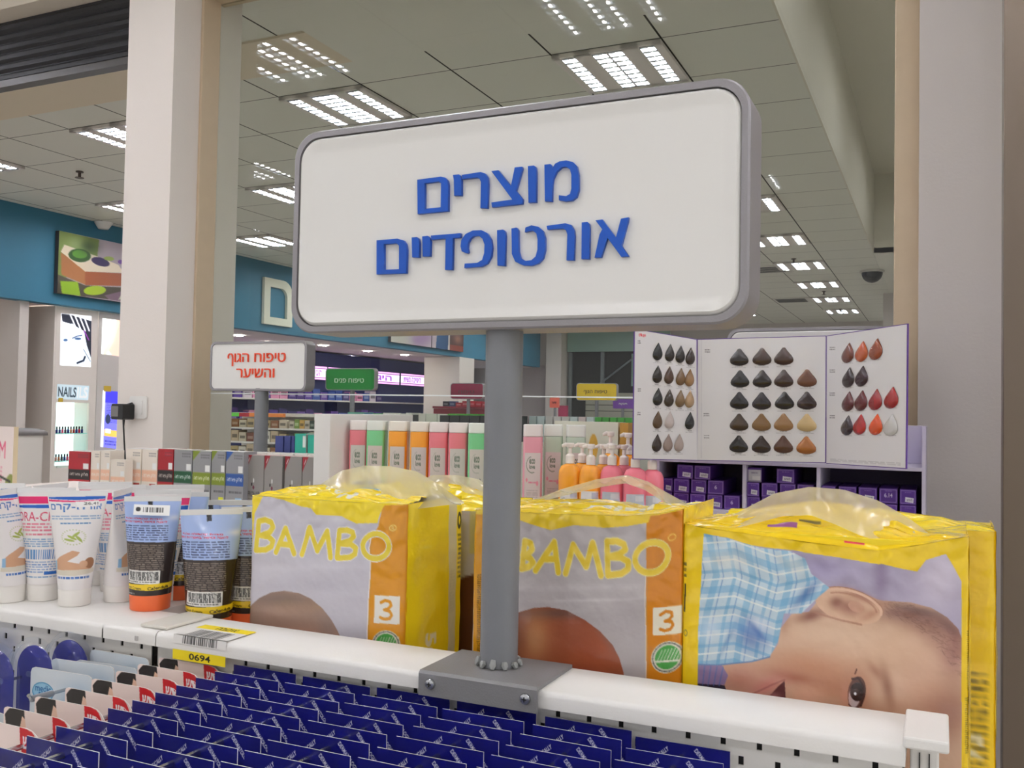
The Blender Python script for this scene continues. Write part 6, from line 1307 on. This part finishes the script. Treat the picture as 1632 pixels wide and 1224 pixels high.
for wpx, c, py in ((26, (90, 170, 150), 657), (14, (60, 120, 170), 659), (16, (110, 190, 120), 659), (14, (226, 226, 216), 658), (12, (230, 230, 220), 659), (10, (40, 44, 48), 661), (10, (228, 228, 220), 658), (10, (44, 48, 50), 661), (12, (222, 222, 212), 659), (18, (216, 222, 206), 659.5), (16, (220, 224, 212), 660), (15, (90, 190, 60), 660)):
    item_px('bath_product', x, x+wpx, py, 4.44, 1.45, c, '%s pack above the eco bottles, %s from the end panel' % (cname(c), ORD[i]), cat='product', group='packs above the eco bottles'); x += wpx; i += 1
for k in range(8): item_px('dark_pack', 708+k*16, 723+k*16, 662+k*.15, 4.31, 1.45, (42, 44, 50), 'black pack with grey label, %s of the dark row behind the pole' % ORD[k], group='dark packs behind the pole')
for k in range(6): item_px('bath_product', 722+k*16, 737+k*16, 659.5+k*.2, 4.62, 1.45, (80, 184, 60), 'green-topped pack behind the dark row, %s from the left' % ORD[k], group='green packs')
for k in range(9): item_px('baby_product', 836+k*13, 848+k*13, 663+k*.2, 4.42, 1.45, random.choice([(226, 222, 222), (214, 228, 234), (234, 214, 220)]), 'white pack with pastel print right of the pole, %s from the left' % ORD[k], group='pastel packs')
for k in range(5): item_px('baby_product', 953+k*12, 964+k*12, 665+k*.2, 4.44, 1.45, (70, 170, 60), 'green pack near the colour chart, %s from the left' % ORD[k], group='green packs by the chart')
# far end of the shop
t = MB(); t.box(-7.9, -7.54, 19.0, 19.46, 0, CZ); o = t.build('wall_far_pier', M_WALL); struct(o)
gt = empty('shop_gate', (-6.6, 19.3, 0), 0, 'dark lattice gate at the far end of the shop', 'gate')
def gtb(n, a, b, c, d, e, f, m): t = MB(); t.box(*local(gt, a, b, c, d, e, f)); return t.build(n, m, gt)
gtb('dark_opening', -7.52, -5.2, 19.42, 19.46, 0, 3.19, mat('gate_dark', (40, 42, 40), .7))
gtb('glass_band', -7.52, -5.2, 19.30, 19.33, 2.95, 3.45, mat('greenish_band', (150, 180, 166), .3)); 
for x in (-7.5, -6.75, -5.9): gtb('post', x, x+.08, 19.34, 19.40, 0, 2.94, mat('gate_post', (120, 128, 130), .4))
t = MB(); t.tube([(-7.1+6.6, .05, 2.0), (-5.95+6.6, .05, 2.85)], .02, 8); t.build('brace', mat('gate_post'), gt)
gtb('panel_block', -7.05, -5.9, 19.25, 19.32, 0, 2.05, mat('gate_panel', (166, 166, 150), .6))
for z in (1.65, 1.78, 1.91): gtb('panel_joint', -7.05, -5.9, 19.244, 19.249, z, z+.012, M_DARK)
for i, (a, b, c_) in enumerate([(-6.05, -5.75, (120, 150, 140)), (-5.7, -5.3, (60, 80, 66))]): q_ = gtb('window_poster', a, b, 19.335, 19.34, 2.2, 2.9, M_OBJ); q_.color = tuple(lin(c_))+(1,)
t = MB(); t.box(-7.15, -6.95, 17.9, 17.95, 1.35, 1.75); t.box(-7.1, -7.0, 17.9, 18.0, 0, 1.35); o = t.build('promo_stand', M_OBJ); o.color = (.5, .05, .12, 1); tag(o, 'small red and white promotion stand near the bright far pier', 'stand')
rg = slab_unit('red_gondola', -6.3, -5.3, 11.15, 11.7, 1.66, 'low unit with dark cosmetics beneath the dark red sign', mat('dark_red_unit', (130, 24, 44), .4))
row_items('make_up_item', 8, 11.3, -6.2, -5.4, 1.66, .04, .08, 'x', [(200, 40, 60), (40, 40, 50), (60, 70, 110), (190, 60, 70)], 'small cosmetics under the dark red sign', 'on the unit beneath the dark red sign', .1)
#END
